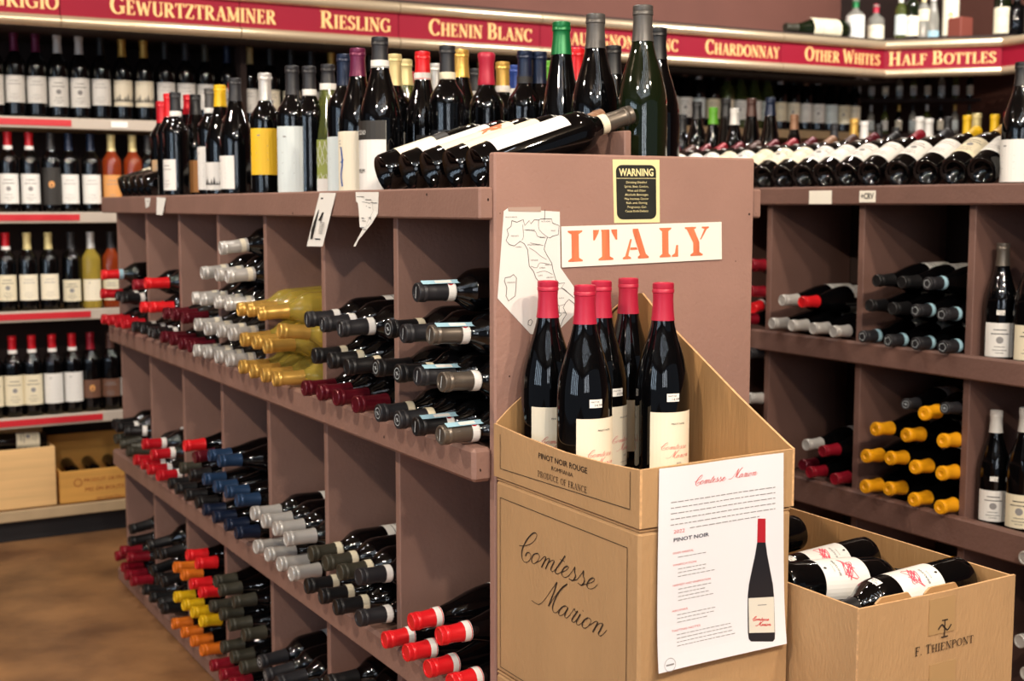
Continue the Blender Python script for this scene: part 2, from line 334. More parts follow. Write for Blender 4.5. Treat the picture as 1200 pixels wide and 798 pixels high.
def label_mesh(kind, col, half, z0, z1, art, n):
    k = ('l', kind, col, half, z0, z1, art, n)
    if k in _mc: return _mc[k]
    r = radat(kind, (z0+z1)/2)+.0006; mb = MB(); W = r*math.radians(half); f = cylf(r); g = cylf(r+.0005)
    nu = max(6, int(n*half/180)); rect(mb, f, -W, z0, W, z1, 0, nu); H = z1-z0
    mats = [labm(col), INK, GINK, RINK, labm('dark'), BLUEINK, labm('orange'), labm('white')]
    rr = random.Random(art+col)
    if art in ('lines', 'crest', 'blackline'):
        for t, wd in ((.8, .5), (.68, .7), (.3, .4), (.2, .55), (.12, .3)):
            ribbon(mb, g, [(-W*wd*.8+W*wd*1.6*i/6, z0+H*t) for i in range(7)], .0022 if t > .6 else .0013, 1 if art != 'lines' else 2)
    if art == 'crest':
        mb.poly([g(.009*math.cos(a*PI/5), z0+H*.5+.009*math.sin(a*PI/5)) for a in range(10)], 2)
    if art == 'seal': mb.poly([g(-.001+.006*math.cos(a*PI/6), z0+H*.62+.006*math.sin(a*PI/6)) for a in range(12)], 10)
    if art == 'disc': mb.poly([g(.011*math.cos(a*PI/6), z0+H*.55+.013*math.sin(a*PI/6)) for a in range(12)], 6)
    if art == 'hills':
        for i in range(8): u = -W+W*2*i/8; mb.poly([g(u, z0+H*.18), g(u+W/4, z0+H*.18), g(u+W/8, z0+H*(.3+.1*(i % 3)))], 1)
    if art == 'pinot':
        sans(mb, g, 'PINOT NOIR', .002, z0+H*.80, .0028, 1, width=.024, center=True)
        script(mb, g, -.026, z0+H*.27, .052, 3, wk=.0034, wt=.0014)
        sans(mb, g, '2022', .004, z0+H*.17, .0026, 1, width=.009, center=True)
        sans(mb, g, 'VIN DE FRANCE', .004, z0+H*.07, .0017, 2, width=.026, center=True)
    if art == 'dots':
        for i in range(3): ribbon(mb, g, [(-W*.5, z0+H*(.62-.15*i)), (W*.3, z0+H*(.62-.15*i))], .0012, 2)
        ribbon(mb, g, [(-W*.4, z0+H*.85), (-W*.2, z0+H*.85)], .003, 2)
    if art == 'blob':
        for i in range(3):
            ribbon(mb, g, smooth_path([(rr.uniform(-.020, .022), z0+H*(.60+rr.uniform(-.14, .14))) for _ in range(8)], 3), .0016, 8)
        sans(mb, g, 'BEAUNE', 0, z0+H*.33, .0038, 1, width=.03, center=True); sans(mb, g, 'ROUGE', .0, z0+H*.24, .0025, 2, width=.015, center=True)
        mb.poly([g(.002*math.cos(a*PI/4), z0+H*.08+.003*math.sin(a*PI/4)) for a in range(8)], 1)
    if art == 'figure':
        ribbon(mb, g, smooth_path([(-.012, z0+H*.75), (-.008, z0+H*.5), (-.013, z0+H*.3), (-.009, z0+H*.12)]), .005, 5); ribbon(mb, g, [(-.004, z0+H*.55), (-.014, z0+H*.5)], .003, 5)
        for i in range(3): ribbon(mb, g, [(-.02, z0+H*(.85-.05*i)), (-.012, z0+H*(.85-.05*i))], .0012, 2)
    if art == 'darktop':
        rect(mb, g, -W, z0+H*.74, W, z1, 4, nu); sans(mb, cylf(r+.001), 'COGNO', -.012, z0+H*.81, .0085, 7, width=.030, center=True)
        sans(mb, g, 'VINUM', -.014, z0+H*.28, .0085, 1, width=.026, center=True)
    if art == 'net':
        for i in range(9):
            for s in (-1, 1): ribbon(mb, g, [(-W+2*W*i/8, z0+H*.3), (-W+2*W*i/8+s*W*.35+.001*math.sin(i*3), z0+H*.62), (-W+2*W*i/8+s*W*.1, z0+H*.97)], .0011, 7)
        rect(mb, g, -W, z0, W, z0+H*.3, 7, nu)
    if art == 'orangeflame':
        for i in range(5): ribbon(mb, g, smooth_path([(rr.uniform(-W*.5, W*.5), z0+H*rr.uniform(.55, .95)) for _ in range(5)], 3), .004, 9)
        for i in range(3): ribbon(mb, g, [(-W*.5, z0+H*(.4-.1*i)), (W*.5, z0+H*(.4-.1*i))], .0015, 2)
    if art == 'emboss': sans(mb, g, 'BAROLO', 0, z0+H*.5, .006, 2, width=.024, center=True)
    if art == 'cutcorner':
        pass
    mats += [PINKINK, ORANGE, capm('brightred')]
    _mc[k] = mb.mesh('label', mats, False); return _mc[k]
def price_mesh(kind, z):
    k = ('p', kind, z)
    if k not in _mc:
        mb = MB(); r = radat(kind, z)+.0008; r2 = radat(kind, z+.012)+.0008
        def f(u, v): t = v/.012; q = r+(r2-r)*t; return (q*math.cos(u/r), q*math.sin(u/r), z+v)
        rect(mb, f, -.010, 0, .010, .012, 0, 4)
        r += .0004; r2 += .0004
        sans(mb, f, '14.99', -.002, .002, .0035, 1, width=.012); sans(mb, f, 'PINOT NR', -.008, .0075, .0022, 1, width=.013)
        _mc[k] = mb.mesh('price_sticker', [PAPER, INK])
    return _mc[k]
def bottle(kind, g, cap, M, desc, group=None, lab=None, band=None, style='', n=18, scale=1, price=None, strip=None, nm='wine_bottle', cat='bottle'):
    """root = glass body; children capsule, neck_band, front_label, price_sticker"""
    o = link(nm, glass_mesh(kind, g, n)); o.matrix_world = M @ Matrix.Scale(scale, 4)
    tag(o, desc, cat, group)
    if cap: link('capsule', cap_mesh(kind, cap, n, style), o)
    if band:
        z0, z1 = CAPH[kind]; bz = z0-.001 if style != 'in' else z0+.004
        link('neck_band', label_mesh(kind, band, 180, round(bz-.0, 4), round(bz+.014, 4), 'seal' if strip else '', max(n, 14)), o).scale = (1.06, 1.06, 1)
    if lab:
        col, half, z0, z1, art = lab; link('front_label', label_mesh(kind, col, half, z0, z1, art, n), o)
    if price: link('price_sticker', price_mesh(kind, price[0]), o).rotation_euler = (0, 0, math.radians(price[1]))
    if strip:   # paper duty strip laid over capsule and neck
        k = ('strip', kind, strip)
        if k not in _mc:
            mb = MB(); z1 = CAPH[kind][1]; f = lambda u, v: (.0185, u, v)
            rect(mb, f, -.006, z1-.075, .006, z1-.006, 0); rect(mb, lambda u, v: (.0188, u, v), -.004, z1-.06, .004, z1-.03, 1); _mc[k] = mb.mesh('duty_strip', [labm(strip), labm('white')])
        link('duty_strip', _mc[k], o)
    return o
def heap(roots, name, desc, cat):
    """things past the countable limit, joined into one object"""
    bpy.context.view_layer.update(); V, Fc, MI, mats, SM = [], [], [], [], []
    objs = []
    for r in roots: objs += [r]+list(r.children)
    for o in objs:
        i0 = len(V); me = o.data; mw = o.matrix_world; V += [tuple(mw @ v.co) for v in me.vertices]
        ix = []
        for m in me.materials:
            if m not in mats: mats.append(m)
            ix.append(mats.index(m))
        for p in me.polygons: Fc.append(tuple(i0+k for k in p.vertices)); MI.append(ix[p.material_index]); SM.append(p.use_smooth)
    for o in reversed(objs): bpy.data.objects.remove(o)
    me = bpy.data.meshes.new(name); me.from_pydata(V, [], Fc)
    for m in mats: me.materials.append(m)
    me.polygons.foreach_set('material_index', MI); me.polygons.foreach_set('use_smooth', SM); me.update(); me.set_sharp_from_angle(angle=math.radians(42))
    o = link(name, me); o['label'] = desc; o['category'] = cat; o['kind'] = 'stuff'; return o
def stand_M(x, y, z, ang): return Matrix.Translation((x, y, z)) @ Matrix.Rotation(ang, 4, 'Z')
def lie_M(base, tip, roll):
    base = Vector(base); tip = Vector(tip); z = (tip-base).normalized(); x = Vector(roll); x = (x-z*x.dot(z)).normalized(); y = z.cross(x)
    return Matrix.Translation(base) @ Matrix((x, y, z)).transposed().to_4x4()
ORD = ['first', 'second', 'third', 'fourth', 'fifth', 'sixth', 'seventh', 'eighth', 'ninth', 'tenth', 'eleventh', 'twelfth', 'thirteenth', 'fourteenth', 'fifteenth', 'sixteenth', 'seventeenth', 'eighteenth', 'nineteenth', 'twentieth']
def nth(i):
    if i < 20: return ORD[i]
    t = {2: 'twenty', 3: 'thirty', 4: 'forty', 5: 'fifty', 6: 'sixty'}; a, b = divmod(i+1, 10)
    return {20: 'twentieth', 30: 'thirtieth', 40: 'fortieth', 50: 'fiftieth', 60: 'sixtieth'}[i+1] if b == 0 else t[a]+'-'+ORD[b-1]
# ================================================================== THE SHELL
struct(pbox('floor', (-5, -4, -.1), (6.5, 5.6, 0), FLOOR))
struct(pbox('ceiling', (-4.2, -3.8, 2.92), (6.5, 5.6, 3.0), mat('ceiling_paint', '8f8378', .9)))
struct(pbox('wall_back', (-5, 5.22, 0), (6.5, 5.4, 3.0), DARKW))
struct(pbox('wall_right', (5.95, -4, 0), (6.1, 5.22, 3.0), WALLP))
ux = at(985, 20, 1, 5.08).x
struct(pbox('trim_1', (-1.0, 5.08, 2.013), (ux, 5.219, 2.92), WALLP))   # boxed-out upper wall over the shelves
# ================================================================== BACK WALL SHELVING
sh = empty('wall_shelving', (0.5, 4.85, 0)); tag(sh, 'wooden wall shelving with red and grey price rails along the back wall', 'shelving')
SHZ = [(.12, -.2, 1.6), (.46, -.2, 1.6), (.843, -.2, 1.6), (1.196, -.2, 5.3), (1.533, -.2, 3.3)]
for i, (z, x0, x1) in enumerate(SHZ):
    pbox('shelf_board', (x0, 4.86, z-.03), (x1, 5.215, z-.003), SHELFW if i else PINE, sh)
    pbox('price_rail', (x0, 4.842, z-.036), (x1, 4.859, z+.004), SHELFW if i == 0 else RAIL, sh, .003)
    if i:
        xe = at([0, 114, 104, 95, 89][i], 300, 1, 4.84).x
        pbox('red_price_strip', (x0, 4.838, z-.026), (xe, 4.8415, z-.004), REDSTRIP, sh)
        pbox('price_ticket', (xe+.14, 4.838, z-.026), (xe+.2, 4.8415, z-.004), PAPER, sh)
pbox('shelf_board', (3.3, 4.86, 1.56), (5.0, 5.215, 1.59), SHELFW, sh); pbox('price_rail', (3.3, 4.842, 1.556), (5.0, 4.859, 1.596), SHELFW, sh, .003)
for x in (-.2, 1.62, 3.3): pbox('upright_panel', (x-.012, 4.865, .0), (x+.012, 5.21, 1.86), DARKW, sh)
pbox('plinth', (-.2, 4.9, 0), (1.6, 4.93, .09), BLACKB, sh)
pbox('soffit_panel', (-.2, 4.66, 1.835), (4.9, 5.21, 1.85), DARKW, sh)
def wall_bottle(x, z, cap, lab, col, i, shelf, kind='bordeaux', g=None, y=None, h=.97, art='lines', lz=(.05, .14), half=62):
    y = 4.925+random.uniform(-.004, .004) if y is None else y
    ang = math.atan2(-y, -x)+random.uniform(-.12, .12)
    d = {'straw': 'straw coloured', 'rose': 'rosé', 'pale': 'pale green'}.get(g, 'dark')
    gm = {'straw': G_GOLD, 'rose': G_ROSE, 'pale': G_PALE, 'clear': G_CLEAR}.get(g, G_DARK)
    return bottle(kind, gm, cap, stand_M(x, y, z, ang), f'{d} bottle with {cap} capsule, {nth(i)} from left on the {shelf} wall shelf', f'bottles on the {shelf} wall shelf', (lab, half, lz[0], lz[1], art), n=14, scale=h,
           band='white' if cap in ('red',) and random.random() < .8 else None)
def X(px, y=4.925): return at(px, 200, 1, y).x
# fifth (eye level) shelf
pxs = [-3, 22, 47, 72, 97, 122, 147, 172, 197, 221, 244]
caps = ['charcoal', 'purple', 'purple', 'white', 'white', 'black', 'gold', 'gold', 'black', 'charcoal', 'olive']
arts = ['crest', 'lines', 'lines', 'crest', 'crest', 'lines', 'hills', 'hills', 'lines', 'lines', 'lines']
i = 0
for p, c, a in zip(pxs, caps, arts):
    wall_bottle(X(p), 1.534, c, 'white' if a != 'hills' else 'ivory', '', i, 'upper', art=a, h=1.0, lz=(.055, .15) if a != 'crest' else (.045, .15)); i += 1
x = X(244)+.086
cyc = ['cream', 'black', 'black', 'charcoal', 'gold', 'black', 'olive', 'brown', 'black', 'cream', 'charcoal', 'navy']
HP = []
while x < 3.22:
    HP.append(wall_bottle(x, 1.534, cyc[i % 12], ['white', 'ivory', 'cream', 'grey'][i % 4], '', i, 'upper', h=1.0, art=['lines', 'crest'][i % 2])); i += 1; x += .086
i = 0; x = 3.37
while x < 4.9:
    HP.append(wall_bottle(x, 1.591, ['black', 'black', 'charcoal', 'white', 'black', 'tan', 'white', 'black', 'brown'][i % 9], ['white', 'ivory', 'pale', 'white', 'cream'][i*7 % 5], '', i, 'upper right', kind=['bordeaux', 'burgundy'][(i//3) % 2], g=['', '', 'pale'][(i//4) % 3] or None, h=.97, art=['lines', 'crest'][i % 2], lz=(.05, .145))); i += 1; x += .0845
# fourth shelf
caps = ['red', 'red', 'charcoal', 'navy', 'navy', 'cream', 'cream', 'charcoal']; pxs = [10, 35, 60, 81, 107, 131, 156, 174]
labs = ['white', 'white', 'dark', 'white', 'white', 'orange', 'orange', 'white']
for i, (p, c, l) in enumerate(zip(pxs, caps, labs)):
    wall_bottle(X(p), 1.197, c, l, '', i, 'fourth', g='rose' if c == 'cream' else None, h=.96, art='disc' if l == 'dark' else 'crest' if i < 2 else 'lines', lz=(.035, .145) if l != 'dark' else (.03, .17))
i += 1; x = X(174)+.086
while x < 4.85:
    HP.append(wall_bottle(x, 1.197, cyc[(i*5) % 12], ['white', 'ivory', 'cream', 'white'][i % 4], '', i, 'fourth', h=.97)); i += 1; x += .086
heap(HP, 'wine_bottles', 'long blurred rows of small bottles on the back wall shelves above the racks', 'bottles')
# third, second
for i, (p, c, l, g, a) in enumerate([(-22, 'red', 'cream', None, 'crest'), (3, 'red', 'cream', None, 'crest'), (28, 'cream', 'ivory', None, 'lines'), (53, 'cream', 'ivory', None, 'lines'), (80, 'charcoal', 'cream', None, 'crest'), (103, 'silver', 'ivory', 'straw', 'dots'), (127, 'charcoal', 'cream', 'rose', 'lines'), (151, 'black', 'white', None, 'lines')]):
    wall_bottle(X(p), .845, c, l, '', i, 'third', g=g, h=.93, art=a, lz=(.04, .14) if i < 4 else (.03, .115))
for i, (p, c, l, g, a) in enumerate([(-18, 'red', 'cream', None, 'crest'), (6, 'red', 'cream', None, 'crest'), (29, 'red', 'cream', None, 'crest'), (53, 'red', 'white', None, 'dots'), (77, 'red', 'white', None, 'dots'), (99, 'darkred', 'brown', None, 'disc'), (122, 'brown', 'brown', None, 'lines'), (143, 'charcoal', 'white', None, 'lines'), (160, 'charcoal', 'white', None, 'lines')]):
    wall_bottle(X(p), .462, c, l, '', i, 'second', g=g, h=.96, art=a, lz=(.04, .155) if i < 5 else (.05, .12), half=66)
# crates on the lowest shelf
def crate(nm, x0, x1, y0, y1, z0, z1, m, desc, open_top=True, txt=None):
    t = empty(nm, ((x0+x1)/2, (y0+y1)/2, z0)); tag(t, desc, 'crate')
    e = .012
    pbox('front_board', (x0, y0, z0), (x1, y0+e, z1), m, t, .002); pbox('back_board', (x0, y1-e, z0), (x1, y1, z1+.1), m, t, .002)
    pbox('side_board', (x0, y0+e, z0), (x0+e, y1-e, z1), m, t, .002); pbox('side_board', (x1-e, y0+e, z0), (x1, y1-e, z1), m, t, .002)
    pbox('bottom_board', (x0+e, y0+e, z0), (x1-e, y1-e, z0+e), m, t)
    if txt:
        mb = MB(); f = lambda u, v: (u-t.location.x, y0-.0008-t.location.y, v-t.location.z)
        cx = (x0+x1)/2
        for k, (s, h) in enumerate(txt): sans(mb, f, s, cx+.03, z1-.045-.036*k, h, 0, center=True)
        ribbon(mb, f, arc(x0+.065, z1-.045, .014, .014, 0, 360), .003, 0)
        build(mb, 'stamped_print', mat('crate_stamp', '9a4a1e', .8), t)['kind'] = 'stuff'
    return t
xa, xb, xc = X(-40, 4.87), X(52, 4.87), at(146, 500, 1, 4.87).x
crate('wooden_crate', xa, xb, 4.865, 5.12, .126, .345, PINE, 'tall pale pine wine crate at the left on the lowest wall shelf')
crate('wooden_crate', xb+.012, xc+.06, 4.865, 5.12, .126, .245, PINE2, 'low honey-coloured wine crate with stamped red lettering beside the pine crate', txt=(('PRODUIT DE FRANCE', .014), ('MIS EN BOUTEILLE', .016), ('AU CHATEAU', .012)))
bottle('bordeaux', G_DARK, 'black', lie_M((X(42), 4.93, .358), (X(-35), 4.93, .368), (-.1, -.8, .7)), 'dark bottle with cream label lying in the tall pine crate', lab=('cream', 75, .03, .12, 'crest'), n=16, scale=.9)
for k in range(4):
    bottle('bordeaux', G_DARK, ['black', 'charcoal'][k % 2], lie_M((xb+.08+.078*k, 5.09, .235), (xb+.08+.078*k, 4.90, .215), (0, 0, 1)), f'dark bottle lying in the honey-coloured crate, {nth(k)} from left', 'bottles in the low crate', n=14, scale=.65)
# half bottles in the corner
DA, DB = Vector((4.98, 5.04, 0)), Vector((5.5, 4.66, 0)); dd = (DB-DA); L = dd.length; dn = dd.normalized(); nn = Vector((-dn.y, dn.x, 0))
cs = empty('corner_shelving', DA); tag(cs, 'dark corner shelving holding rows of half bottles', 'shelving')
for z in (1.44, 1.6, 1.78):
    mb = MB(); P = [DA-nn*.06, DB-nn*.06, DB+nn*.12, DA+nn*.12]
    q = [Vector((p.x-DA.x, p.y-DA.y, 0)) for p in P]
    lo = [p+Vector((0, 0, z-.02)) for p in q]; hi = [p+Vector((0, 0, z-.002)) for p in q]
    mb.poly(hi); mb.poly(lo[::-1]); [mb.poly([lo[a], lo[(a+1) % 4], hi[(a+1) % 4], hi[a]]) for a in range(4)]
    build(mb, 'shelf_board', DARKW, cs)
HC = []
for r, (z, rn) in enumerate(((1.44, 'lower'), (1.6, 'middle'), (1.78, 'upper'))):
    for k in range(9):
        p = DA+dn*(.03+k*.0715); sc = [1, .64, .45][r] if r else .6
        HC.append(bottle('half', [G_PALE, G_DARK, G_CLEAR][(k+r) % 3], ['white', 'black', 'gold', 'charcoal'][(k*3+r) % 4], stand_M(p.x, p.y, z, math.atan2(-p.y, -p.x)), f'half bottle, {nth(k)} from left on the {rn} corner shelf', 'half bottles in the corner', lab=(['white', 'ivory', 'pale'][(k+r) % 3], 65, .03, .11, 'lines'), n=12, scale=.62 if r < 2 else .6))
heap(HC, 'half_bottles', 'blurred rows of tiny half bottles on the corner shelves', 'bottles')
# ================================================================== SIGN BAND
def sign_run(P0, P1, nm, desc, words, segs=1, z0=1.822, z1=1.862, z2=1.952, z3=1.994, dz=0):
    """P0-P1 plan line, lettering faces the shop; trims are half-round rails"""
    P0 = Vector(P0+(0,)); P1 = Vector(P1+(0,)); d = (P1-P0); Ln = d.length; d = d.normalized(); nrm = Vector((d.y, -d.x, 0))
    t = empty(nm, (P0.x, P0.y, z0)); tag(t, desc, 'sign')
    def f(u, v, o=0): p = P0+d*u+nrm*o; return (p.x-P0.x, p.y-P0.y, v-z0)
    def slab(name, a, b, va, vb, o0, o1, m):
        mb = MB(); c = [f(a, va, o0), f(b, va, o0), f(b, va, o1), f(a, va, o1), f(a, vb, o0), f(b, vb, o0), f(b, vb, o1), f(a, vb, o1)]
        mb.v = c; mb.f = [(0, 1, 2, 3), (7, 6, 5, 4), (4, 5, 1, 0), (5, 6, 2, 1), (6, 7, 3, 2), (7, 4, 0, 3)]; mb.m = [0]*6
        return build(mb, name, m, t)
    def rail(name, a, b, va, vb):
        mb = MB(); n = 8; vc = (va+vb)/2; h = (vb-va)/2; i0 = 0
        for u in (a, b):
            for k in range(n+1): an = -PI/2+PI*k/n; mb.v.append(f(u, vc+h*math.sin(an), .012+.02*math.cos(an)))
        for k in range(n): mb.f.append((k, n+1+k, n+2+k, k+1)); mb.m.append(0)
        mb.f += [tuple(range(n, -1, -1)), tuple(range(n+1, 2*n+2))]; mb.m += [0, 0]
        return build(mb, name, TRIM, t, True)
    for k in range(segs):
        a = Ln*k/segs; b = Ln*(k+1)/segs-.003
        slab('sign_panel', a, b, z1-.006, z2+.006, -.004, .010, SIGNRED); rail('trim_rail', a, b, z0, z1); rail('trim_rail', a, b, z2, z3)
    slab('backing_board', 0, Ln, z0+.006, z3-.006, -.03, -.005, mat('sign_backing', '5a4030', .8))
    for txt, ua, ub in words:
        mb = MB(); roman(mb, lambda u, v: f(u, v, .0115), txt, ua, z1+.018, .061, 0, width=ub-ua, small=.8, kw=.2, sp=.05); build(mb, 'lettering', GOLDTXT, t)
    return t
A0, A1 = (.28, 4.63), (at(1034, 80, 1, 4.46).x, 4.46)
dA = (Vector(A1)-Vector(A0)); 
def su(px):
    # distance along the back run where the view ray of column px meets it
    r = FW+RT*((px-CX)/CF); lo, hi = 0, 1
    for _ in range(40):
        m_ = (lo+hi)/2; p = Vector(A0)+dA*m_
        if p.x*r.y-p.y*r.x > 0: hi = m_
        else: lo = m_
    return (lo+hi)/2*dA.length
W_ = [('GRIGIO', 2, 83), ('GEWURTZTRAMINER', 141, 330), ('RIESLING', 380, 461), ('CHENIN BLANC', 504, 622), ('SAUVIGNON BLANC', 657, 789), ('CHARDONNAY', 820, 905), ('OTHER WHITES', 934, 1020)]
sign_run(A0, A1, 'aisle_sign', 'long burgundy aisle sign listing white wine varieties in gold letters', [(t, su(a), su(b)) for t, a, b in W_], 7)
B1 = (A1[0]+.375, A1[1]-.375)
sign_run((A1[0]+.006, A1[1]-.002), B1, 'aisle_sign', 'short burgundy corner sign reading half bottles', [('HALF BOTTLES', .022, .50)], 1)
sign_run((B1[0]+.004, B1[1]-.004), (B1[0]+.004, 2.6), 'aisle_sign', 'burgundy sign along the right wall beyond the half bottles sign', [], 2)
lg = MB()
for P in ([(-.2, 4.68), (A1[0]+.02, 4.51), (A1[0]+.02, 5.215), (-.2, 5.215)], [(A1[0]+.02, 4.51), (B1[0]+.04, B1[1]), (5.95, B1[1]), (5.95, 5.215), (A1[0]+.02, 5.215)]):
    lg.poly([(a, b, 2.012) for a, b in P]); lg.poly([(a, b, 1.996) for a, b in P[::-1]])
    for k in range(len(P)): a = P[k]; b = P[(k+1) % len(P)]; lg.poly([(a[0], a[1], 1.996), (b[0], b[1], 1.996), (b[0], b[1], 2.012), (a[0], a[1], 2.012)])
tag(build(lg, 'display_ledge', DARKW), 'dark ledge running along the top of the burgundy signs', 'shelf')
# display bottles on the ledge
def ledge(px, w, top, kind, g, cap, lab, desc, y=4.66, art='lines', lz=(.03, .14)):
    p = at(px, 40, 1, y) if px < 1040 else None
    if p is None:
        r = FW+RT*((px-CX)/CF); c = A1[0]+A1[1]+.28; t = c/(r.x+r.y); p = Vector((r.x*t, r.y*t, 0))
    D = (Vector((p.x, p.y, 2.01))-EYE).dot(FW); R0 = max(q[0] for q in PROF[kind]); s = w*D/CF/2/R0
    bottle(kind, g, cap, stand_M(p.x, p.y, 2.0125, math.atan2(-p.y, -p.x)), desc, 'display bottles on the ledge', lab=(lab, 70, lz[0], lz[1], art) if lab else None, n=16, scale=s)
p0 = at(903, 34, 1, 4.68); p1 = at(986, 34, 1, 4.68)
bottle('burgundy', G_GREEN, 'olive', lie_M((p1.x+.02, 4.68, 2.065), (p0.x, 4.68, 2.055), (0, -1, .3)), 'green bottle with cream label lying on the sign ledge', lab=('cream', 80, .05, .19, 'lines'), n=18, scale=1.25)
ledge(1002, 22, 0, 'flask', G_CLEAR, 'green', 'white', 'white labelled bottle with green cap on the ledge', lz=(.01, .13))
ledge(1026, 20, 0, 'flask', G_CLEAR, 'rosered', 'ivory', 'ivory labelled bottle with pink cap on the ledge', lz=(.01, .1))
ledge(1044, 14, 0, 'bordeaux', G_PALE, 'white', 'pale', 'pale green bottle behind the half bottles sign', lz=(.04, .16))
ledge(1057, 17, 0, 'half', G_GREEN, 'green', 'ivory', 'small green bottle with ivory label above the half bottles sign', lz=(.02, .1))
ledge(1070, 14, 0, 'bordeaux', G_CLEAR, 'cream', 'cream', 'clear bottle with cream capsule above the half bottles sign', lz=(.12, .19))
ledge(1081, 14, 0, 'hock', G_CLEAR, 'white', 'lightblue', 'clear bottle with light blue label above the half bottles sign', lz=(.01, .06))
ledge(1101, 19, 0, 'bordeaux', G_CLEAR, 'yellow', 'ivory', 'clear bottle with yellow capsule and ivory label above the half bottles sign', lz=(.02, .18), art='disc')
ledge(1160, 20, 0, 'bordeaux', G_GREEN, 'black', 'cream', 'dark green bottle with cream label at the right of the ledge', lz=(.02, .13))
ledge(1176, 24, 0, 'flask', G_DARK, 'black', None, 'squat black decanter-like bottle on the ledge')
ledge(1196, 18, 0, 'bordeaux', G_GREEN, 'olive', 'cream', 'green bottle with cream label at the ledge end', lz=(.02, .14))
pq = at(1125, 40, 1, 4.32); pbx = pbox('gift_box', (pq.x-.042, 4.28, 2.0125), (pq.x+.042, 4.36, 2.11), mat('brick_red_box', '7a3a2e', .7), None, .004); tag(pbx, 'small brick-red gift box on the ledge', 'box')
# ================================================================== THE ISLAND RACK
Y0, SP = 1.749, .349
isl = empty('wine_rack', (1.23, 1.75, 0)); tag(isl, 'mauve-brown painted island wine rack whose end panel carries the ITALY sign', 'shelf')
def P_(n, a, b, m=PAINT, bev=.0015): return pbox(n, a, b, m, isl, bev)
YE = Y0+7*SP+.02
P_('end_panel', (.970, 1.731, 0), (1.487, 1.750, 1.303), PANEL_LIT, .003)
P_('end_panel', (.972, YE-.019, 0), (1.487, YE, 1.215))
for k in range(1, 7):
    for a, b in ((.972, 1.226), (1.240, 1.487)): P_('divider', (a, Y0+SP*k-.009, .03), (b, Y0+SP*k+.009, 1.215))
P_('back_panel', (1.227, 1.751, .03), (1.239, YE-.02, 1.215), PAINT2)
for z in (.826, .42, .032):
    for k in range(7):
        for a, b in ((.972, 1.2265), (1.2395, 1.487)): P_('shelf_board', (a, Y0+SP*k+(.0095 if k else .002), z-.018), (b, Y0+SP*(k+1)-.0095, z), PAINT, 0)
P_('top_board', (.972, 1.751, 1.216), (1.485, YE+.09, 1.235), PAINT)
P_('fascia_board', (.946, 1.736, 1.200), (.9715, YE+.09, 1.250), PAINT, .003); P_('fascia_board', (1.4875, 1.736, 1.200), (1.508, YE+.09, 1.250), PAINT, .003)
for z0, z1, xf in ((.789, .843, .936), (.383, .437, .936), (0, .046, .940)):
    P_('shelf_lip', (xf, 1.740, z0), (.9715, YE, z1), PAINT, .006); P_('shelf_lip', (1.4875, 1.740, z0), (1.508, YE, z1), PAINT, .004)
P_('riser_board', (1.236, 1.765, 1.2355), (1.250, 2.30, 1.345), PAINT, .002)
P_('riser_board', (1.236, 3.85, 1.2355), (1.250, 4.27, 1.335), PAINT, .002)
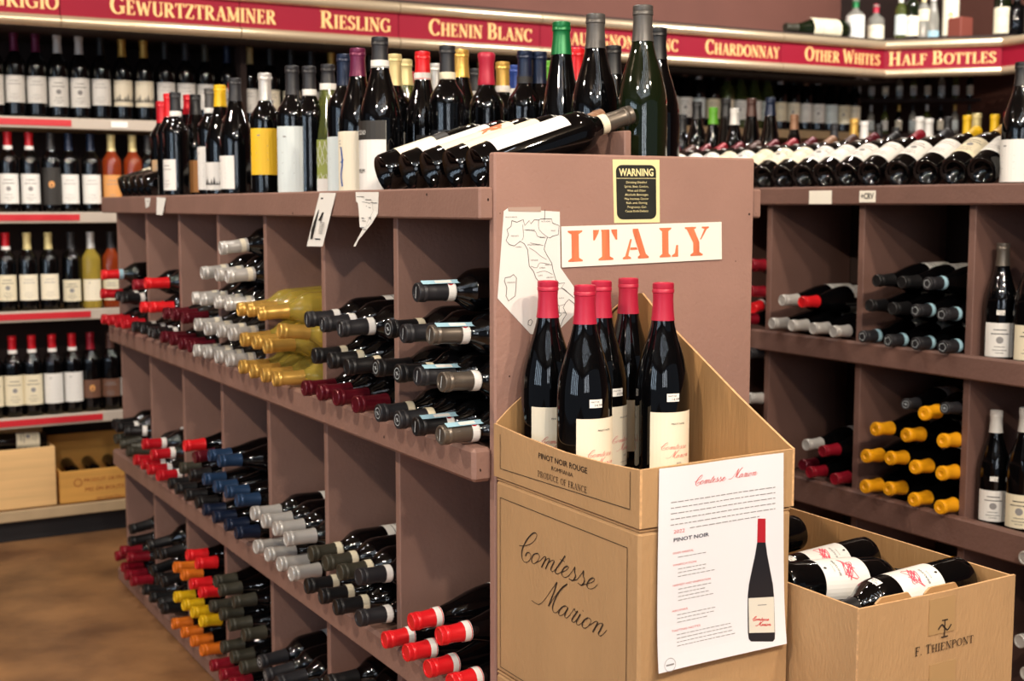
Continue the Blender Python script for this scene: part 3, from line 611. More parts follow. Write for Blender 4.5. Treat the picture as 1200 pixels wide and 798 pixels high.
# knots, dents and nail holes in the end panel
nm = MB()
for px, py, r in ((878, 251, .0022), (886, 250, .0009), (773, 250, .0011), (862, 306, .0011), (840, 181, .001), (586, 250, .0009), (597, 441, .0014)):
    p = at(px, py, 1, 1.7305); nm.poly([(p.x+r*math.cos(a*PI/4)-isl.location.x, 1.7304-isl.location.y, p.z+r*math.sin(a*PI/4)) for a in range(8)])
for px, py in ((450, 512), (563, 551), (500, 228), (572, 234), (343, 250)):
    p = at(px, py, 0, .9355 if py > 300 else .9455); nm.poly([((.9355 if py > 300 else .9455)-isl.location.x, p.y-.003*math.cos(a*PI/4)-isl.location.y, p.z+.0025*math.sin(a*PI/4)) for a in range(8)])
build(nm, 'nail_holes', mat('nail_hole', '3a2620', .9), isl)
TN = {'T': ('upper', .826), 'M': ('middle', .42), 'L': ('lower', .032)}
def cubby(tier, c, kind, g, items, desc, shelf='island', Xt=.90, y0=Y0, sp=SP, zt=None, n=18, cn=None, L=.3):
    """items: (px, py, cap, options) of every capsule end; the bottle lies from there into the cubby"""
    tn, zb = zt or TN[tier]; lo = y0+sp*(c-1)+.0485; hi = y0+sp*c-.0485
    rec = []
    for it in items:
        p = at(it[0], it[1], 0, Xt); rec.append([p.y, max(p.z, zb+.036), it])
    rec.sort(key=lambda r: r[1]); rows = []
    for r in rec:
        row = max(0, round((r[1]-zb-.037)/.072)); r.append(row)
    for row in sorted(set(r[3] for r in rec)):
        rr = sorted([r for r in rec if r[3] == row], key=lambda r: r[0]); ys = []
        for i, r in enumerate(rr):
            y = min(max(r[0], lo), hi)
            if ys and y < ys[-1]+.0745: y = ys[-1]+.0745
            ys.append(y)
        if ys and ys[-1] > hi:
            sft = ys[-1]-hi; ys = [y-sft for y in ys]
        for i, (r, y) in enumerate(zip(rr, ys)):
            ty, tz, it, _ = r; o = it[3] if len(it) > 3 else {}
            zc = zb+.0375+row*.0735
            ct = min(max(ty, lo-.03), hi+.03)
            rowt = ['bottom', 'second', 'third', 'fourth', 'fifth'][min(row, 4)]
            cc = it[2]; dn = o.get('desc', desc)
            bb = Vector((Xt+L*o.get('s', .985), y, zc)); tt = Vector((Xt, ct, tz))
            bottle(o.get('kind', kind), o.get('g', g), cc, lie_M(bb, tt, (-.3, -.5, 1) if shelf == 'island' else (-.6, -.3, 1)),
                   f'{dn}, {nth(i)} from right in {rowt} row, {nth(c-1)} {tn} {cn or "island"} cubby', f'{desc}s in the {nth(c-1)} {tn} {cn or "island"} cubby',
                   band=o.get('band'), style=o.get('style', ''), strip=o.get('strip'), lab=o.get('lab', ('white', 60, .05, .14, 'lines')), n=n, scale=o.get('s', .985)*(1 if kind != 'burgundy' else .97), price=o.get('price'))
B_ = dict(band='white', style='wide'); 
bl = lambda **k: dict(k)
cubby('T', 1, 'bordeaux', G_DARK, [(444, 484, 'charcoal', bl(style='disc', band='cream')), (467, 492, 'charcoal', bl(style='disc', band='cream')), (488, 500, 'black', bl(style='wide', strip='lightblue', band='white')), (516.7, 510, 'bronze', bl(style='wide', strip='lightblue', band='white')),
  (441.5, 431, 'black', bl(style='disc')), (466.6, 437.6, 'black', bl(style='disc', band='cream')), (490, 441, 'charcoal', bl(style='wide', strip='lightblue')), (518, 447.6, 'bronze', bl(style='wide', band='white')),
  (455.8, 385.4, 'black', bl(style='disc', band='cream')), (473.7, 391, 'charcoal', bl(style='wide')), (505, 392.3, 'bronze', bl(style='wide', strip='lightblue', band='white')), (489, 342.7, 'charcoal', bl(style='wide', strip='lightblue', band='white'))], 'black-capsuled bottle', n=28)
cubby('T', 2, 'bordeaux', G_DARK, [(357, 455, 'maroon'), (375, 460, 'maroon'), (394, 466, 'maroon'), (416.5, 474, 'maroon')]+[(a, b, 'black', bl(band='cream', desc='black-capsuled bottle')) for a, b in ((369, 417), (387.5, 422.5), (407, 430))]
  + [(a, b, 'charcoal', bl(band='white', style='wide', desc='black-capsuled bottle')) for a, b in ((360.7, 374.4), (378.6, 380), (399.3, 385.4))], 'maroon-capsuled bottle', n=26)
cubby('T', 3, 'bordeaux', G_GOLD, [(a, b, 'gold', bl(lab=None)) for a, b in ((281.7, 430), (294, 436), (308, 440), (321, 446), (284, 398), (298, 401), (311, 406), (327, 387.6), (276, 362), (289.6, 363.4), (302, 367.5))], 'straw wine bottle with gold capsule', n=24)
cubby('T', 4, 'bordeaux', G_DARK, [(a, b, 'silver', bl(band='ivory', style='in')) for a, b in ((258, 291), (237, 320), (254, 322), (266, 324), (223.4, 349), (234.4, 351), (251, 354), (263.4, 356.5), (229.7, 380.5), (241.3, 385.4), (257, 388), (270, 391.5), (227, 411), (241, 413), (254, 418), (267, 422))], 'silver-capsuled bottle', n=20)
cubby('T', 5, 'bordeaux', G_DARK, [(a, b, 'maroon') for a, b in ((193, 367.5), (202.7, 369), (214.6, 372.5), (190, 395), (201, 398), (211.5, 403), (222, 406))], 'maroon-capsuled bottle')
cubby('T', 6, 'bordeaux', G_DARK, [(157, 334, 'darkred'), (171, 332, 'brightred'), (166, 360, 'brightred'), (176.5, 360, 'brightred'), (156, 383, 'black', B_), (165.5, 385.4, 'black', B_), (174, 389, 'black', B_), (183, 391.5, 'black', B_)], 'dark bottle')
cubby('T', 7, 'bordeaux', G_DARK, [(120, 322, 'brightred', dict(band='lightblue')), (119, 344, 'red'), (134, 347, 'black', B_), (143, 349, 'black', B_), (152, 352, 'black', B_), (120, 374, 'red'), (128, 375.5, 'red'), (136.5, 378, 'red'), (146, 380, 'red')], 'dark bottle')
RW = dict(band='white')
cubby('M', 1, 'burgundy', G_DARK, [(446, 751, 'brightred', RW), (471, 766, 'brightred', RW), (496, 785, 'brightred', RW), (524, 803, 'brightred', RW), (477, 730, 'brightred', RW), (509.6, 746.4, 'brightred', RW)], 'red-capsuled bottle', n=28)
cubby('M', 2, 'bordeaux', G_DARK, [(a, b, c, dict(band=d)) for a, b, c, d in ((360, 686.7, 'black', 'cream'), (377, 698.7, 'black', 'cream'), (394, 711.5, 'black', 'cream'), (421.7, 725.5, 'charcoal', 'white'), (364.4, 649, 'olive', 'cream'), (381.4, 660, 'olive', 'cream'), (398.7, 671, 'olive', 'cream'), (426, 680, 'charcoal', 'white'))], 'black-capsuled bottle', n=26)
cubby('M', 3, 'bordeaux', G_DARK, [(a, b, 'silver') for a, b in ((299.4, 641), (312.8, 650), (327, 661.4), (341, 672.7), (296.4, 601.7), (309, 610.7), (322.6, 619.6), (335.8, 631.6))], 'silver-capsuled bottle', n=24)
cubby('M', 4, 'burgundy', G_DARK, [(a, b, c) for a, b, c in ((235, 598, 'navy'), (247, 606.5, 'navy'), (261, 615.5, 'navy'), (273, 625, 'navy'), (235.3, 561.7, 'blue'), (248, 570.5, 'blue'), (261, 576.8, 'blue'), (273.5, 586.8, 'blue'), (241.6, 534, 'blue'), (253, 540.4, 'blue'))], 'blue-capsuled bottle', n=20)
cubby('M', 5, 'burgundy', G_DARK, [(195, 566.7, 'black'), (202.7, 573, 'black'), (214, 580.5, 'black'), (226.6, 589.3, 'black'), (208, 549, 'olive'), (219, 556.7, 'black'), (212.8, 523, 'brightred'), (224, 536.7, 'maroon')], 'dark bottle')
cubby('M', 6, 'bordeaux', G_DARK, [(157.6, 539, 'red', RW), (166.4, 544, 'red', RW), (174, 550, 'red', RW), (185.7, 558, 'red', RW), (168, 520.4, 'red', RW), (178, 533, 'red', RW)], 'red-capsuled bottle')
cubby('M', 7, 'bordeaux', G_DARK, [(134, 515, 'olive'), (140, 521, 'olive'), (146, 526, 'olive'), (152, 531, 'olive'), (130, 497, 'black'), (137, 501, 'black', RW), (145, 505, 'black', RW)], 'dark bottle')
cubby('L', 2, 'bordeaux', G_DARK, [(404, 812, 'black'), (430, 826, 'black'), (384, 800, 'black')], 'dark bottle', n=22)
cubby('L', 3, 'bordeaux', G_DARK, [(304, 776, 'charcoal', dict(style='disc')), (311.5, 792, 'charcoal', dict(style='disc')), (326, 800, 'charcoal'), (340, 812, 'charcoal'), (318, 830, 'red')], 'dark bottle', n=22)
cubby('L', 4, 'burgundy', G_DARK, [(248, 682, 'olive'), (254, 692.5, 'olive'), (243, 711, 'olive'), (270, 706, 'olive'), (255, 720.6, 'olive'), (265, 733, 'olive'), (281, 745, 'olive'), (256.5, 759, 'olive'), (268, 771, 'olive'), (279, 783, 'olive'), (244, 780.7, 'darkred'), (255, 791.6, 'darkred'), (266, 802, 'darkred')], 'grey-capsuled bottle', n=20)
cubby('L', 5, 'burgundy', G_DARK, [(215.5, 651, 'brightred'), (226.5, 660.5, 'brightred'), (200.5, 665, 'orange'), (209.5, 674, 'orange'), (219.6, 684.6, 'brightred'), (231.4, 696, 'brightred'), (201.4, 700, 'yellow'), (211, 709.7, 'yellow'), (221, 718, 'yellow'), (232, 729.6, 'yellow'), (199, 731.5, 'orange'), (210, 741.6, 'orange'), (221, 752, 'orange'), (232, 763, 'orange')], 'dark bottle')
cubby('L', 6, 'bordeaux', G_DARK, [(a, b, 'black') for a, b in ((168, 691), (176, 700), (185.5, 708), (194, 718), (175, 670), (182, 678), (192, 686), (173, 640), (181, 649), (192, 654))], 'black-capsuled bottle')
cubby('L', 7, 'bordeaux', G_DARK, [(141.8, 665, 'darkred'), (147, 674, 'darkred'), (154, 681.6, 'darkred'), (136, 652, 'darkred'), (142, 645.5, 'darkred'), (150, 653, 'darkred'), (163, 631, 'black'), (158, 640, 'black')], 'dark red-capsuled bottle')
# ---------------------------------------------------------------- on top of the island
ZT = 1.2355
def top(px, ty, kind, cap, desc, lab=None, phi=-35, g=G_DARK, band=None, h=.30, price=None, n=28, style=''):
    s = h/.30; p = at(px, ty, 2, ZT+.302*s); a = math.atan2(-p.y, -p.x)+math.radians(phi)
    return bottle(kind, g, cap, stand_M(p.x, p.y, ZT, a), desc, 'bottles standing on the island rack', lab, band, style, n, s, price)
top(189, 119, 'bordeaux', 'red', 'red-capsuled bottle at the far left of the standing bottles', ('tan', 40, .035, .125, 'lines'), -20, n=20)
top(198, 110, 'bordeaux', 'brightred', 'red-capsuled bottle behind the grey-capsuled one at far left', None, n=20)
top(205, 108.5, 'bordeaux', 'charcoal', 'grey-capsuled bottle with white band, far left of island top', ('white', 45, .03, .115, 'lines'), -50, band='white', n=22)
top(221, 113, 'hock', 'red', 'slim red-capsuled bottle behind the orange label', ('white', 40, .03, .11, 'lines'), -60, n=20)
top(228.5, 111, 'burgundy', 'black', 'sloping dark bottle with pale orange label and black capsule', ('orange', 52, .025, .115, 'dots'), -32, n=22)
top(246, 104, 'bordeaux', 'grey', 'grey-capsuled bottle with white label printed red, beside yellow capsule', ('white', 50, .03, .145, 'dots'), -50, band='white', n=22)
top(257.5, 100, 'burgundy', 'yellow', 'bottle with yellow capsule and white label', ('white', 45, .028, .10, 'hills'), -45, n=22)
top(275, 92, 'burgundy', 'charcoal', 'tall sloping bottle with dark grey capsule next to yellow capsule', ('white', 48, .028, .11, 'dots'), -56, n=26)
top(310, 86, 'bordeaux', 'silver', 'silver-capsuled bottle with large bright yellow label', ('yellow', 60, .06, .17, 'dots'), -10)
top(292, 92, 'bordeaux', 'red', 'bottle with red capsule behind the yellow label bottle', ('tan', 40, .03, .12, 'lines'), -20, n=20).location.y += .12
top(342, 77.5, 'bordeaux', 'charcoal', 'black-capsuled bottle with tall ivory-white label', ('pale', 58, .01, .165, 'dots'), -14)
top(362, 78, 'bordeaux', 'charcoal', 'black-capsuled bottle with white neck band behind tall ivory label', None, band='white', g=G_DARK)
top(384, 78, 'hock', 'charcoal', 'pale green bottle with netted green label and white neck band', ('green', 72, .01, .135, 'net'), -40, g=G_PALE, band='white')
top(403, 64, 'bordeaux', 'navy', 'dark bottle with navy capsule and pale narrow label', ('pale', 50, .01, .13, 'dots'), -70)
top(419, 57, 'burgundy', 'purple', 'purple-capsuled sloping bottle with cream label and blue figure', ('ivory', 60, .01, .135, 'figure'), -42, price=(.152, -52))
top(445, 44, 'burgundy', 'charcoal', 'tall black-capsuled bottle with white label and dark top strip', ('white', 60, .01, .145, 'darktop'), -46, band='white', h=.31, price=(.155, -68))
top(462, 64, 'bordeaux', 'cream', 'cream-capsuled bottle half hidden behind black-capsuled bottle', ('white', 50, .05, .14, 'lines'), n=22)
p = top(471, 66, 'hock', 'cream', 'cream-capsuled pale bottle behind the black-capsuled bottle', None, g=G_PALE, n=22); p.location += Vector((.05, .09, 0))
top(478, 84, 'bordeaux', 'rosered', 'low red-capsuled bottle with blue neck behind the others', None, band='lightblue', n=22)
top(495, 61, 'burgundy', 'brightred', 'bright red-capsuled sloping bottle with white neck band', ('black', 40, .1, .13, 'lines'), 20, band='white')
top(511, 75, 'bordeaux', 'silver', 'silver-capsuled bottle behind the cream-banded black capsule', None, n=22)
top(524, 54, 'bordeaux', 'charcoal', 'broad black bottle with cream neck band, middle of island top', ('black', 50, .10, .135, 'dots'), -10, band='cream')
top(541, 54, 'burgundy', 'gold', 'gold-capsuled dark bottle beside the cream-banded black capsule', None, h=.32).location += Vector((.03, .06, 0))
top(557, 81, 'bordeaux', 'black', 'black-capsuled bottle behind the red wax bottle', None, n=22, band='grey')
top(570, 63, 'bordeaux', 'rosered', 'broad bottle sealed with crimson wax', None, style='wax')
top(589, 73, 'bordeaux', 'gold', 'gold-capsuled bottle with white neck band right of crimson wax', None, band='white')
top(603, 77, 'bordeaux', 'royal', 'royal-blue-capsuled bottle with white band', None, band='white', n=22)
top(615, 60, 'bordeaux', 'navy', 'navy-capsuled bottle with gold emblem on its capsule', None, band='dark')
top(632, 61, 'bordeaux', 'navy', 'navy-capsuled bottle just left of the green capsule', None)
top(644, 72, 'bordeaux', 'lime', 'olive-lime-capsuled bottle behind the green-capsuled one', None, n=22)
top(658, 29, 'hock', 'green', 'tall slender bottle with green capsule', None, h=.33)
top(676, 57, 'bordeaux', 'brightred', 'bright red-capsuled bottle right of the green capsule', None)
top(698, 17, 'burgundy', 'grey', 'tall grey-capsuled burgundy bottle left of the tallest one', None, h=.325)
top(719, 54, 'burgundy', 'black', 'black-capsuled bottle between the two tall grey-capsuled ones', None)
top(753.5, 7, 'burgundy', 'grey', 'tallest grey-capsuled olive bottle at the right end of island top', ('olivestripe', 50, .0, .0, '') if 0 else ('white', 26, .03, .062, 'dots'), -10, g=G_GREEN, h=.325)
top(771, 33, 'burgundy', 'black', 'black-capsuled bottle behind the tallest bottle at the right end', ('cream', 16, .03, .066, 'dots'), 0, h=.312)
# reclining bottles beside the end panel
rl = [((444, 204), 'charcoal', ('ivory', 66, .035, .14, 'darktop')), ((473, 203), 'tan', ('white', 64, .03, .17, 'dots')), ((498, 202), 'charcoal', ('cream', 64, .03, .17, 'orangeflame')), ((525, 200), 'tan', ('cream', 64, .03, .17, 'dots')), ((553, 197), 'bronze', ('white', 62, .03, .17, 'dots'))]
for i, (p, c, l) in enumerate(rl):
    q = at(p[0], p[1], 0, .985); yy = q.y-.012
    bottle('bordeaux', G_DARK, c, lie_M((.987, yy, 1.2795), (.987+.279, yy-.018, 1.372), (-.4, -.02 if i < 4 else .12, 1)), f'dark bottle with pale label reclining on island top, {nth(4-i)} from the end panel', 'bottles reclining beside the end panel', l, 'cream' if i == 4 else None, n=32, price=(.2, 10))
for i in range(5):
    yy = 3.88+i*.078
    bottle('bordeaux', G_DARK, 'black', lie_M((.987, yy, 1.2785), (1.262, yy, 1.365), (-.3, -.3, .9)), f'dark bottle reclining at far left end of island top, {nth(4-i)} from left', 'bottles reclining at the far end', ('cream', 60, .08, .17, 'lines'), n=16)
# ---------------------------------------------------------------- papers, signs and tags on the island
def sheet(nm, quadf, poly, m, th=.0006):
    """thin card: polygon in (u,v) put on a surface by quadf(u,v,offset)"""
    mb = MB(); F0 = [quadf(u, v, th) for u, v in poly]; B0 = [quadf(u, v, 0) for u, v in poly]; mb.poly(F0); mb.poly(B0[::-1])
    for k in range(len(poly)): j = (k+1) % len(poly); mb.poly([B0[k], B0[j], F0[j], F0[k]])
    return mb
PY = 1.7305
def panelf(u, v, o=0): return (u, PY-o, v)
def pz(px, py, y=PY): p = at(px, py, 1, y); return (p.x, p.z)
zm = lambda L_, ox, oy, s: [pz(ox+a/s, oy+b/s) for a, b in L_]
# Italy map
mp = sheet('map', panelf, zm([(15, 565), (215, 780), (355, 785), (490, 650), (490, 515), (395, 380), (390, 42), (75, 22), (53, 38)], 580, 240, 5.15), PAPER)
o = build(mp, 'map_poster', mat('map_paper', 'e4e2dd', .7, bump=.3, bscale=14)); tag(o, 'cut-out paper map of Italy taped left of the ITALY sign', 'map')
ml = MB(); f1 = lambda u, v: panelf(u, v, .0011)
for L_ in ([(100,95),(130,105),(155,95),(168,88),(178,125),(205,95),(215,115),(235,90),(262,92),(275,85),(340,85),(345,110),(385,125),(380,180),(345,190),(330,200),(315,195),(300,240),(295,270),(310,300),(340,350),(350,400),(365,450),(385,475),(420,470),(400,500),(440,530),(485,570)],
           [(100,95),(95,130),(70,150),(80,180),(65,215),(85,240),(115,248),(150,220),(175,235),(195,270),(200,320),(205,370),(230,400),(245,440),(268,470),(300,500),(340,560),(365,590),(385,610),(385,650),(400,660),(365,700),(360,735),(395,730),(410,690),(430,660),(410,620),(425,590),(445,570),(475,595),(480,620)],
           [(60,440),(90,435),(110,420),(128,440),(125,500),(120,550),(100,565),(80,580),(65,550),(70,500),(55,460),(60,440)], [(300,28),(297,90)], [(200,700),(215,690),(225,705),(212,730),(198,722),(200,700)]):
    ribbon(ml, f1, zm(L_, 580, 240, 5.15), .0010)
for L_ in ([(165,120),(170,190),(160,215)], [(175,150),(240,160),(255,190),(300,200)], [(210,230),(290,245)], [(205,260),(240,280),(275,310),(310,330)], [(215,370),(250,380),(270,350),(330,360)], [(250,410),(300,400),(345,420)], [(365,510),(410,505),(440,530)], [(385,610),(420,600)], [(262,92),(265,150),(315,195)]):
    ribbon(ml, f1, zm(smooth_path(L_, 3), 580, 240, 5.15), .0006)
for t, a, b in (('PIEMONTE', 118, 192), ('LOMBARDIA', 212, 156), ('VENETO', 285, 200), ('EMILIA ROMAGNA', 235, 245), ('TOSCANA', 235, 338), ('UMBRIA', 285, 384), ('MARCHE', 320, 366), ('LAZIO', 272, 430), ('ABRUZZO', 330, 442), ('SARDEGNA', 95, 472), ('PUGLIA', 400, 566), ('CALABRIA', 405, 656), ('LIGURIA', 142, 258), ('VALLE D AOSTA', 96, 78), ('ALTO ADIGE', 305, 104), ('FRIULI', 350, 160)):
    u, v = pz(580+a/5.15, 240+b/5.15); sans(ml, f1, t, u, v, .0021, 0, center=True)
build(ml, 'map_outline', mat('map_line', '4c4a48', .7), o)
tp = sheet('tape', panelf, zm([(75, 15), (80, 38), (275, 42), (275, 12)], 580, 240, 5.15), PAPER, .0014); build(tp, 'tape', mat('clear_tape', 'b49c8e', .25), o)
# ITALY banner
Q = [pz(657.8, 313.4), pz(845, 303.8), pz(844.6, 260), pz(656.9, 265.3)]
def bil(s, t, o=0):
    x = (1-t)*((1-s)*Q[0][0]+s*Q[1][0])+t*((1-s)*Q[3][0]+s*Q[2][0]); z = (1-t)*((1-s)*Q[0][1]+s*Q[1][1])+t*((1-s)*Q[3][1]+s*Q[2][1])
    return panelf(x, z, o)
o = build(sheet('i', lambda u, v, o_: bil(u, v, o_+.0016), [(0, 0), (1, 0), (1, 1), (0, 1)], PAPERC), 'italy_sign', PAPERC); tag(o, 'white card banner reading ITALY in orange stencil letters', 'sign')
SL = {'I': (53, [[(0,1),(.4,1),(.4,.96),(.3,.88),(.3,.12),(.4,.04),(.4,0),(0,0),(0,.04),(.1,.12),(.1,.88),(0,.96)]]),
 'T': (90, [[(.22,1),(.46,1),(.46,.12),(.56,.05),(.56,0),(.14,0),(.14,.05),(.24,.12),(.24,.92)], [(0,1),(.17,1),(.15,.9),(.04,.66),(0,.66)], [(.51,1),(.68,1),(.68,.66),(.64,.66),(.53,.9)]]),
 'A': (100, [[(.3,1),(.46,1),(.68,.14),(.76,.06),(.76,0),(.44,0),(.44,.06),(.5,.12),(.30,.9)], [(0,0),(.24,0),(.24,.05),(.16,.10),(.27,.66),(.22,.66),(.07,.1),(0,.05)], [(.21,.30),(.43,.30),(.41,.38),(.23,.38)]]),
 'L': (74, [[(0,1),(.36,1),(.36,.96),(.27,.88),(.27,.12),(.33,.05),(.33,0),(0,0),(0,.05),(.08,.12),(.08,.88),(0,.96)], [(.37,0),(.56,0),(.56,.4),(.5,.4),(.46,.12),(.37,.06)]]),
 'Y': (98, [[(0,1),(.34,1),(.34,.95),(.28,.92),(.42,.52),(.44,.46),(.44,.12),(.54,.05),(.54,0),(.16,0),(.16,.05),(.25,.12),(.25,.46),(.06,.92),(0,.95)], [(.52,1),(.74,1),(.74,.95),(.68,.92),(.50,.56),(.46,.56),(.6,.92),(.52,.95)]])}
ls = MB()
for ch, x0, x1 in (('I', 347, 400), ('T', 440, 530), ('A', 550, 650), ('L', 693, 767), ('Y', 795, 893)):
    w_, P = SL[ch]; mx = max(a for p in P for a, b in p)
    for p in P: ls.poly([bil((x0+(x1-x0)*a/mx-325)/622, .13+.76*b, .0029) for a, b in p][::-1])
build(ls, 'stencil_lettering', ORANGE, o)
# warning sticker
Qw = [pz(719.6, 261.4), pz(773, 260.6), pz(772.6, 187.3), pz(717.7, 186.8)]
def bw(u, v, o=0):
    return panelf((1-v)*((1-u)*Qw[0][0]+u*Qw[1][0])+v*((1-u)*Qw[3][0]+u*Qw[2][0]), (1-v)*((1-u)*Qw[0][1]+u*Qw[1][1])+v*((1-u)*Qw[3][1]+u*Qw[2][1]), o)
o = build(sheet('w', bw, [(0, 0), (1, 0), (1, 1), (0, 1)], CREAM), 'warning_sign', CREAM); tag(o, 'small cream and black sticker headed WARNING at the top of the end panel', 'sign')
wb = MB(); rr = lambda x0, y0, x1, y1, r: [p for cx, cy, a in ((x1-r, y0+r*.75, -90), (x1-r, y1-r*.75, 0), (x0+r, y1-r*.75, 90), (x0+r, y0+r*.75, 180)) for p in arc(cx, cy, r, r*.75, a, a+90, 5)]
wb.poly([bw(u, v, .0010) for u, v in rr(.06, .055, .92, .915, .13)]); build(wb, 'black_field', CHAR, o)
wt = MB(); g1 = lambda u, v: bw(u, v, .0014)
sans(wt, g1, 'WARNING', .49, .745, .115, 0, width=.74, center=True, bold=.03); rect(wt, g1, .06, .70, .92, .708)
for k, t in enumerate(('Drinking Distilled', 'Spirits, Beer, Coolers,', 'Wine and Other', 'Alcoholic Beverages', 'May Increase Cancer', 'Risk, and, During', 'Pregnancy, Can', 'Cause Birth Defects')):
    sans(wt, g1, t, .49, .625-.065*k, .036, 0, width=[.44, .52, .4, .5, .52, .45, .4, .5][k], center=True)
build(wt, 'lettering', CREAM, o)
# shelf talkers hanging on the top fascia
def fz(px, py, x=.9452): p = at(px, py, 0, x); return (p.y, p.z)
def fascf(u, v, o=0): return (.9452-o-(.006 if v < 1.2 else 0), u, v)
def talker(nm, pts, desc, art):
    q = [fz(*p) for p in pts]; o = build(sheet('t', fascf, q, PAPER), nm, PAPER); tag(o, desc, 'tag'); mb = MB(); g_ = lambda u, v: fascf(u, v, .0014); art(mb, g_)
    build(mb, 'print', INK, o); return o
def a1(mb, g_):
    A = lambda x, y: fz(340+x/8.867, 210+y/8.867)
    mb.poly([g_(*A(x, y)) for x, y in ((245, 620), (265, 622), (292, 460), (318, 290), (312, 288), (280, 450), (258, 520))]); 
    mb.poly([g_(*A(x, y)) for x, y in ((328, 430), (348, 432), (370, 322), (352, 320))])
    for k in range(9): ribbon(mb, g_, [A(345-2*k, 450+14*k), A(395-3*k, 452+14*k)], .0008)
    ribbon(mb, g_, [A(290, 620), A(350, 622)], .002); ribbon(mb, g_, [A(360, 265), A(415, 268)], .0015); ribbon(mb, g_, [A(325, 200), A(350, 200)], .003)
talker('shelf_tag', [(363, 288.5), (381.5, 288.8), (394, 226), (375, 226)], 'slanted white paper tag hanging from the top fascia with bottle picture', a1)
def a2(mb, g_):
    A = lambda x, y: fz(340+x/8.867, 210+y/8.867)
    for x, y, w_ in ((700, 182, 75), (790, 212, 60), (850, 245, 60), (735, 258, 40), (775, 278, 30), (820, 295, 25), (735, 312, 35), (745, 345, 90), (770, 400, 30), (815, 395, 40), (785, 432, 40), (775, 500, 30), (795, 522, 30)):
        ribbon(mb, g_, [A(x, y), A(x+w_, y+2)], .0011)
    ribbon(mb, g_, [A(720, 250), A(760, 235), A(830, 250), A(860, 230), A(870, 330), A(850, 430), A(830, 480)], .0006)
talker('map_tag', [(418, 288.6), (429, 268), (425.5, 266), (421, 252), (419.8, 238), (417.5, 236), (417, 225), (443.8, 225), (443, 250), (439.5, 262), (424, 281), (420.5, 288.5)], 'small cut-out regional map curling down from the top fascia', a2)
talker('price_tag', [(171, 244), (175, 242), (176.5, 232), (170, 232)], 'tiny white tag at the far left of the top fascia', lambda mb, g_: ribbon(mb, g_, [fz(172, 236), fz(175, 236)], .001))
talker('price_tag', [(186, 251.5), (193, 252), (194.5, 232), (184, 231)], 'narrow white paper tag near the far left of the top fascia', lambda mb, g_: ribbon(mb, g_, [fz(187, 237), fz(191, 237)], .001))
# ================================================================== THE CARTONS IN FRONT OF THE END PANEL_LIT
def slabxz(mb, pts, y0, y1, m=0, me=1):
    """wall in an X-Z plane between y0 and y1"""
    a = [(x, y0, z) for x, z in pts]; b = [(x, y1, z) for x, z in pts]; mb.poly(a, m); mb.poly(b[::-1], m)
    for k in range(len(pts)): j = (k+1) % len(pts); mb.poly([b[k], b[j], a[j], a[k]], me)
def slabyz(mb, pts, x0, x1, m=0, me=1):
    a = [(x0, y, z) for y, z in pts]; b = [(x1, y, z) for y, z in pts]; mb.poly(a[::-1], m); mb.poly(b, m)
    for k in range(len(pts)): j = (k+1) % len(pts); mb.poly([a[k], a[j], b[j], b[k]], me)
def rel(o): # move mesh data so that the object sits at its parent's origin
    if o.parent: o.location = -o.parent.location
    return o
def closed_carton(x0, y0, z0, x1, y1, z1, desc):
    t = empty('wine_carton', ((x0+x1)/2, (y0+y1)/2, z0)); tag(t, desc, 'carton')
    mb = MB(); mb.box((x0, y0, z0), (x1, y1, z1-.004), 0, .004); rel(build(mb, 'carton_body', CARD, t))
    for a, b in ((x0+.001, (x0+x1)/2-.001), ((x0+x1)/2+.001, x1-.001)):
        mb = MB(); mb.box((a, y0+.001, z1-.0038), (b, y1-.001, z1), 0, .001); rel(build(mb, 'top_flap', CARD, t))
    return t
CX0, CX1, CY0, CY1 = .965, 1.231, 1.337, 1.7255
lower = closed_carton(CX0+.002, CY0+.002, 0, CX1-.002, CY1-.003, .488, 'plain brown carton at floor level under the printed wine carton')
pc = closed_carton(CX0+.002, CY0+.002, .4885, CX1-.002, CY1-.003, .7985, 'closed brown wine carton printed with a flowing script name')
def lf(u, v, o=.0008): return (CX0+.002-o, -u, v)
pr = MB(); script(pr, lambda a, b: (.9662, -a, b), SU0, SV0, SU1-SU0, 0, wk=.0026, wt=.0010)
def framel(mb, f, pts, wd=.0011):
    pts = pts+[pts[0]]
    for a, b in zip(pts, pts[1:]): ribbon(mb, f, [a, b], wd)
def lp(px, py, x=.9662): p = at(px, py, 0, x); return (-p.y, p.z)
u0, v1 = lp(586, 583); u1, _ = lp(735, 640); _, v0 = lp(586, 781)
framel(pr, lambda a, b: (.9662, -a, b), [(u0, v0), (u1, v0), (u1, v1), (u0, v1)])
rel(build(pr, 'carton_print', BINK, pc))
# opened display tray with cut-away sides
tr = empty('display_tray', ((CX0+CX1)/2, (CY0+CY1)/2, .8)); tag(tr, 'opened brown carton tray with tall slanted back holding five bottles', 'carton')
T = .004
mb = MB(); slabyz(mb, [(CY1, .801), (CY0, .801), (CY0, .8795), (1.42, .8745), (1.52, .8725), (1.63, .877), (CY1, .884)], CX0, CX0+T); rel(build(mb, 'side_wall', [CARD, CARDE], tr))
mb = MB(); slabxz(mb, [(CX0+T, .801), (CX1-T, .801), (CX1-T, .8825), (1.1, .8812), (CX0+T, .8795)], CY0, CY0+T); rel(build(mb, 'front_wall', [CARD, CARDE], tr))
bk = [pz(x, y, CY1-T) for x, y in ((597, 479), (655.7, 425), (705, 374), (726, 356), (748, 342))]
mb = MB(); slabxz(mb, [(CX0+T, .801), (CX1-T, .801), (CX1-T, 1.083), (bk[4][0], 1.0845), bk[3], bk[2], bk[1], bk[0], (CX0+T, .886)], CY1-T, CY1); rel(build(mb, 'back_wall', [CARDIN, CARDE], tr))
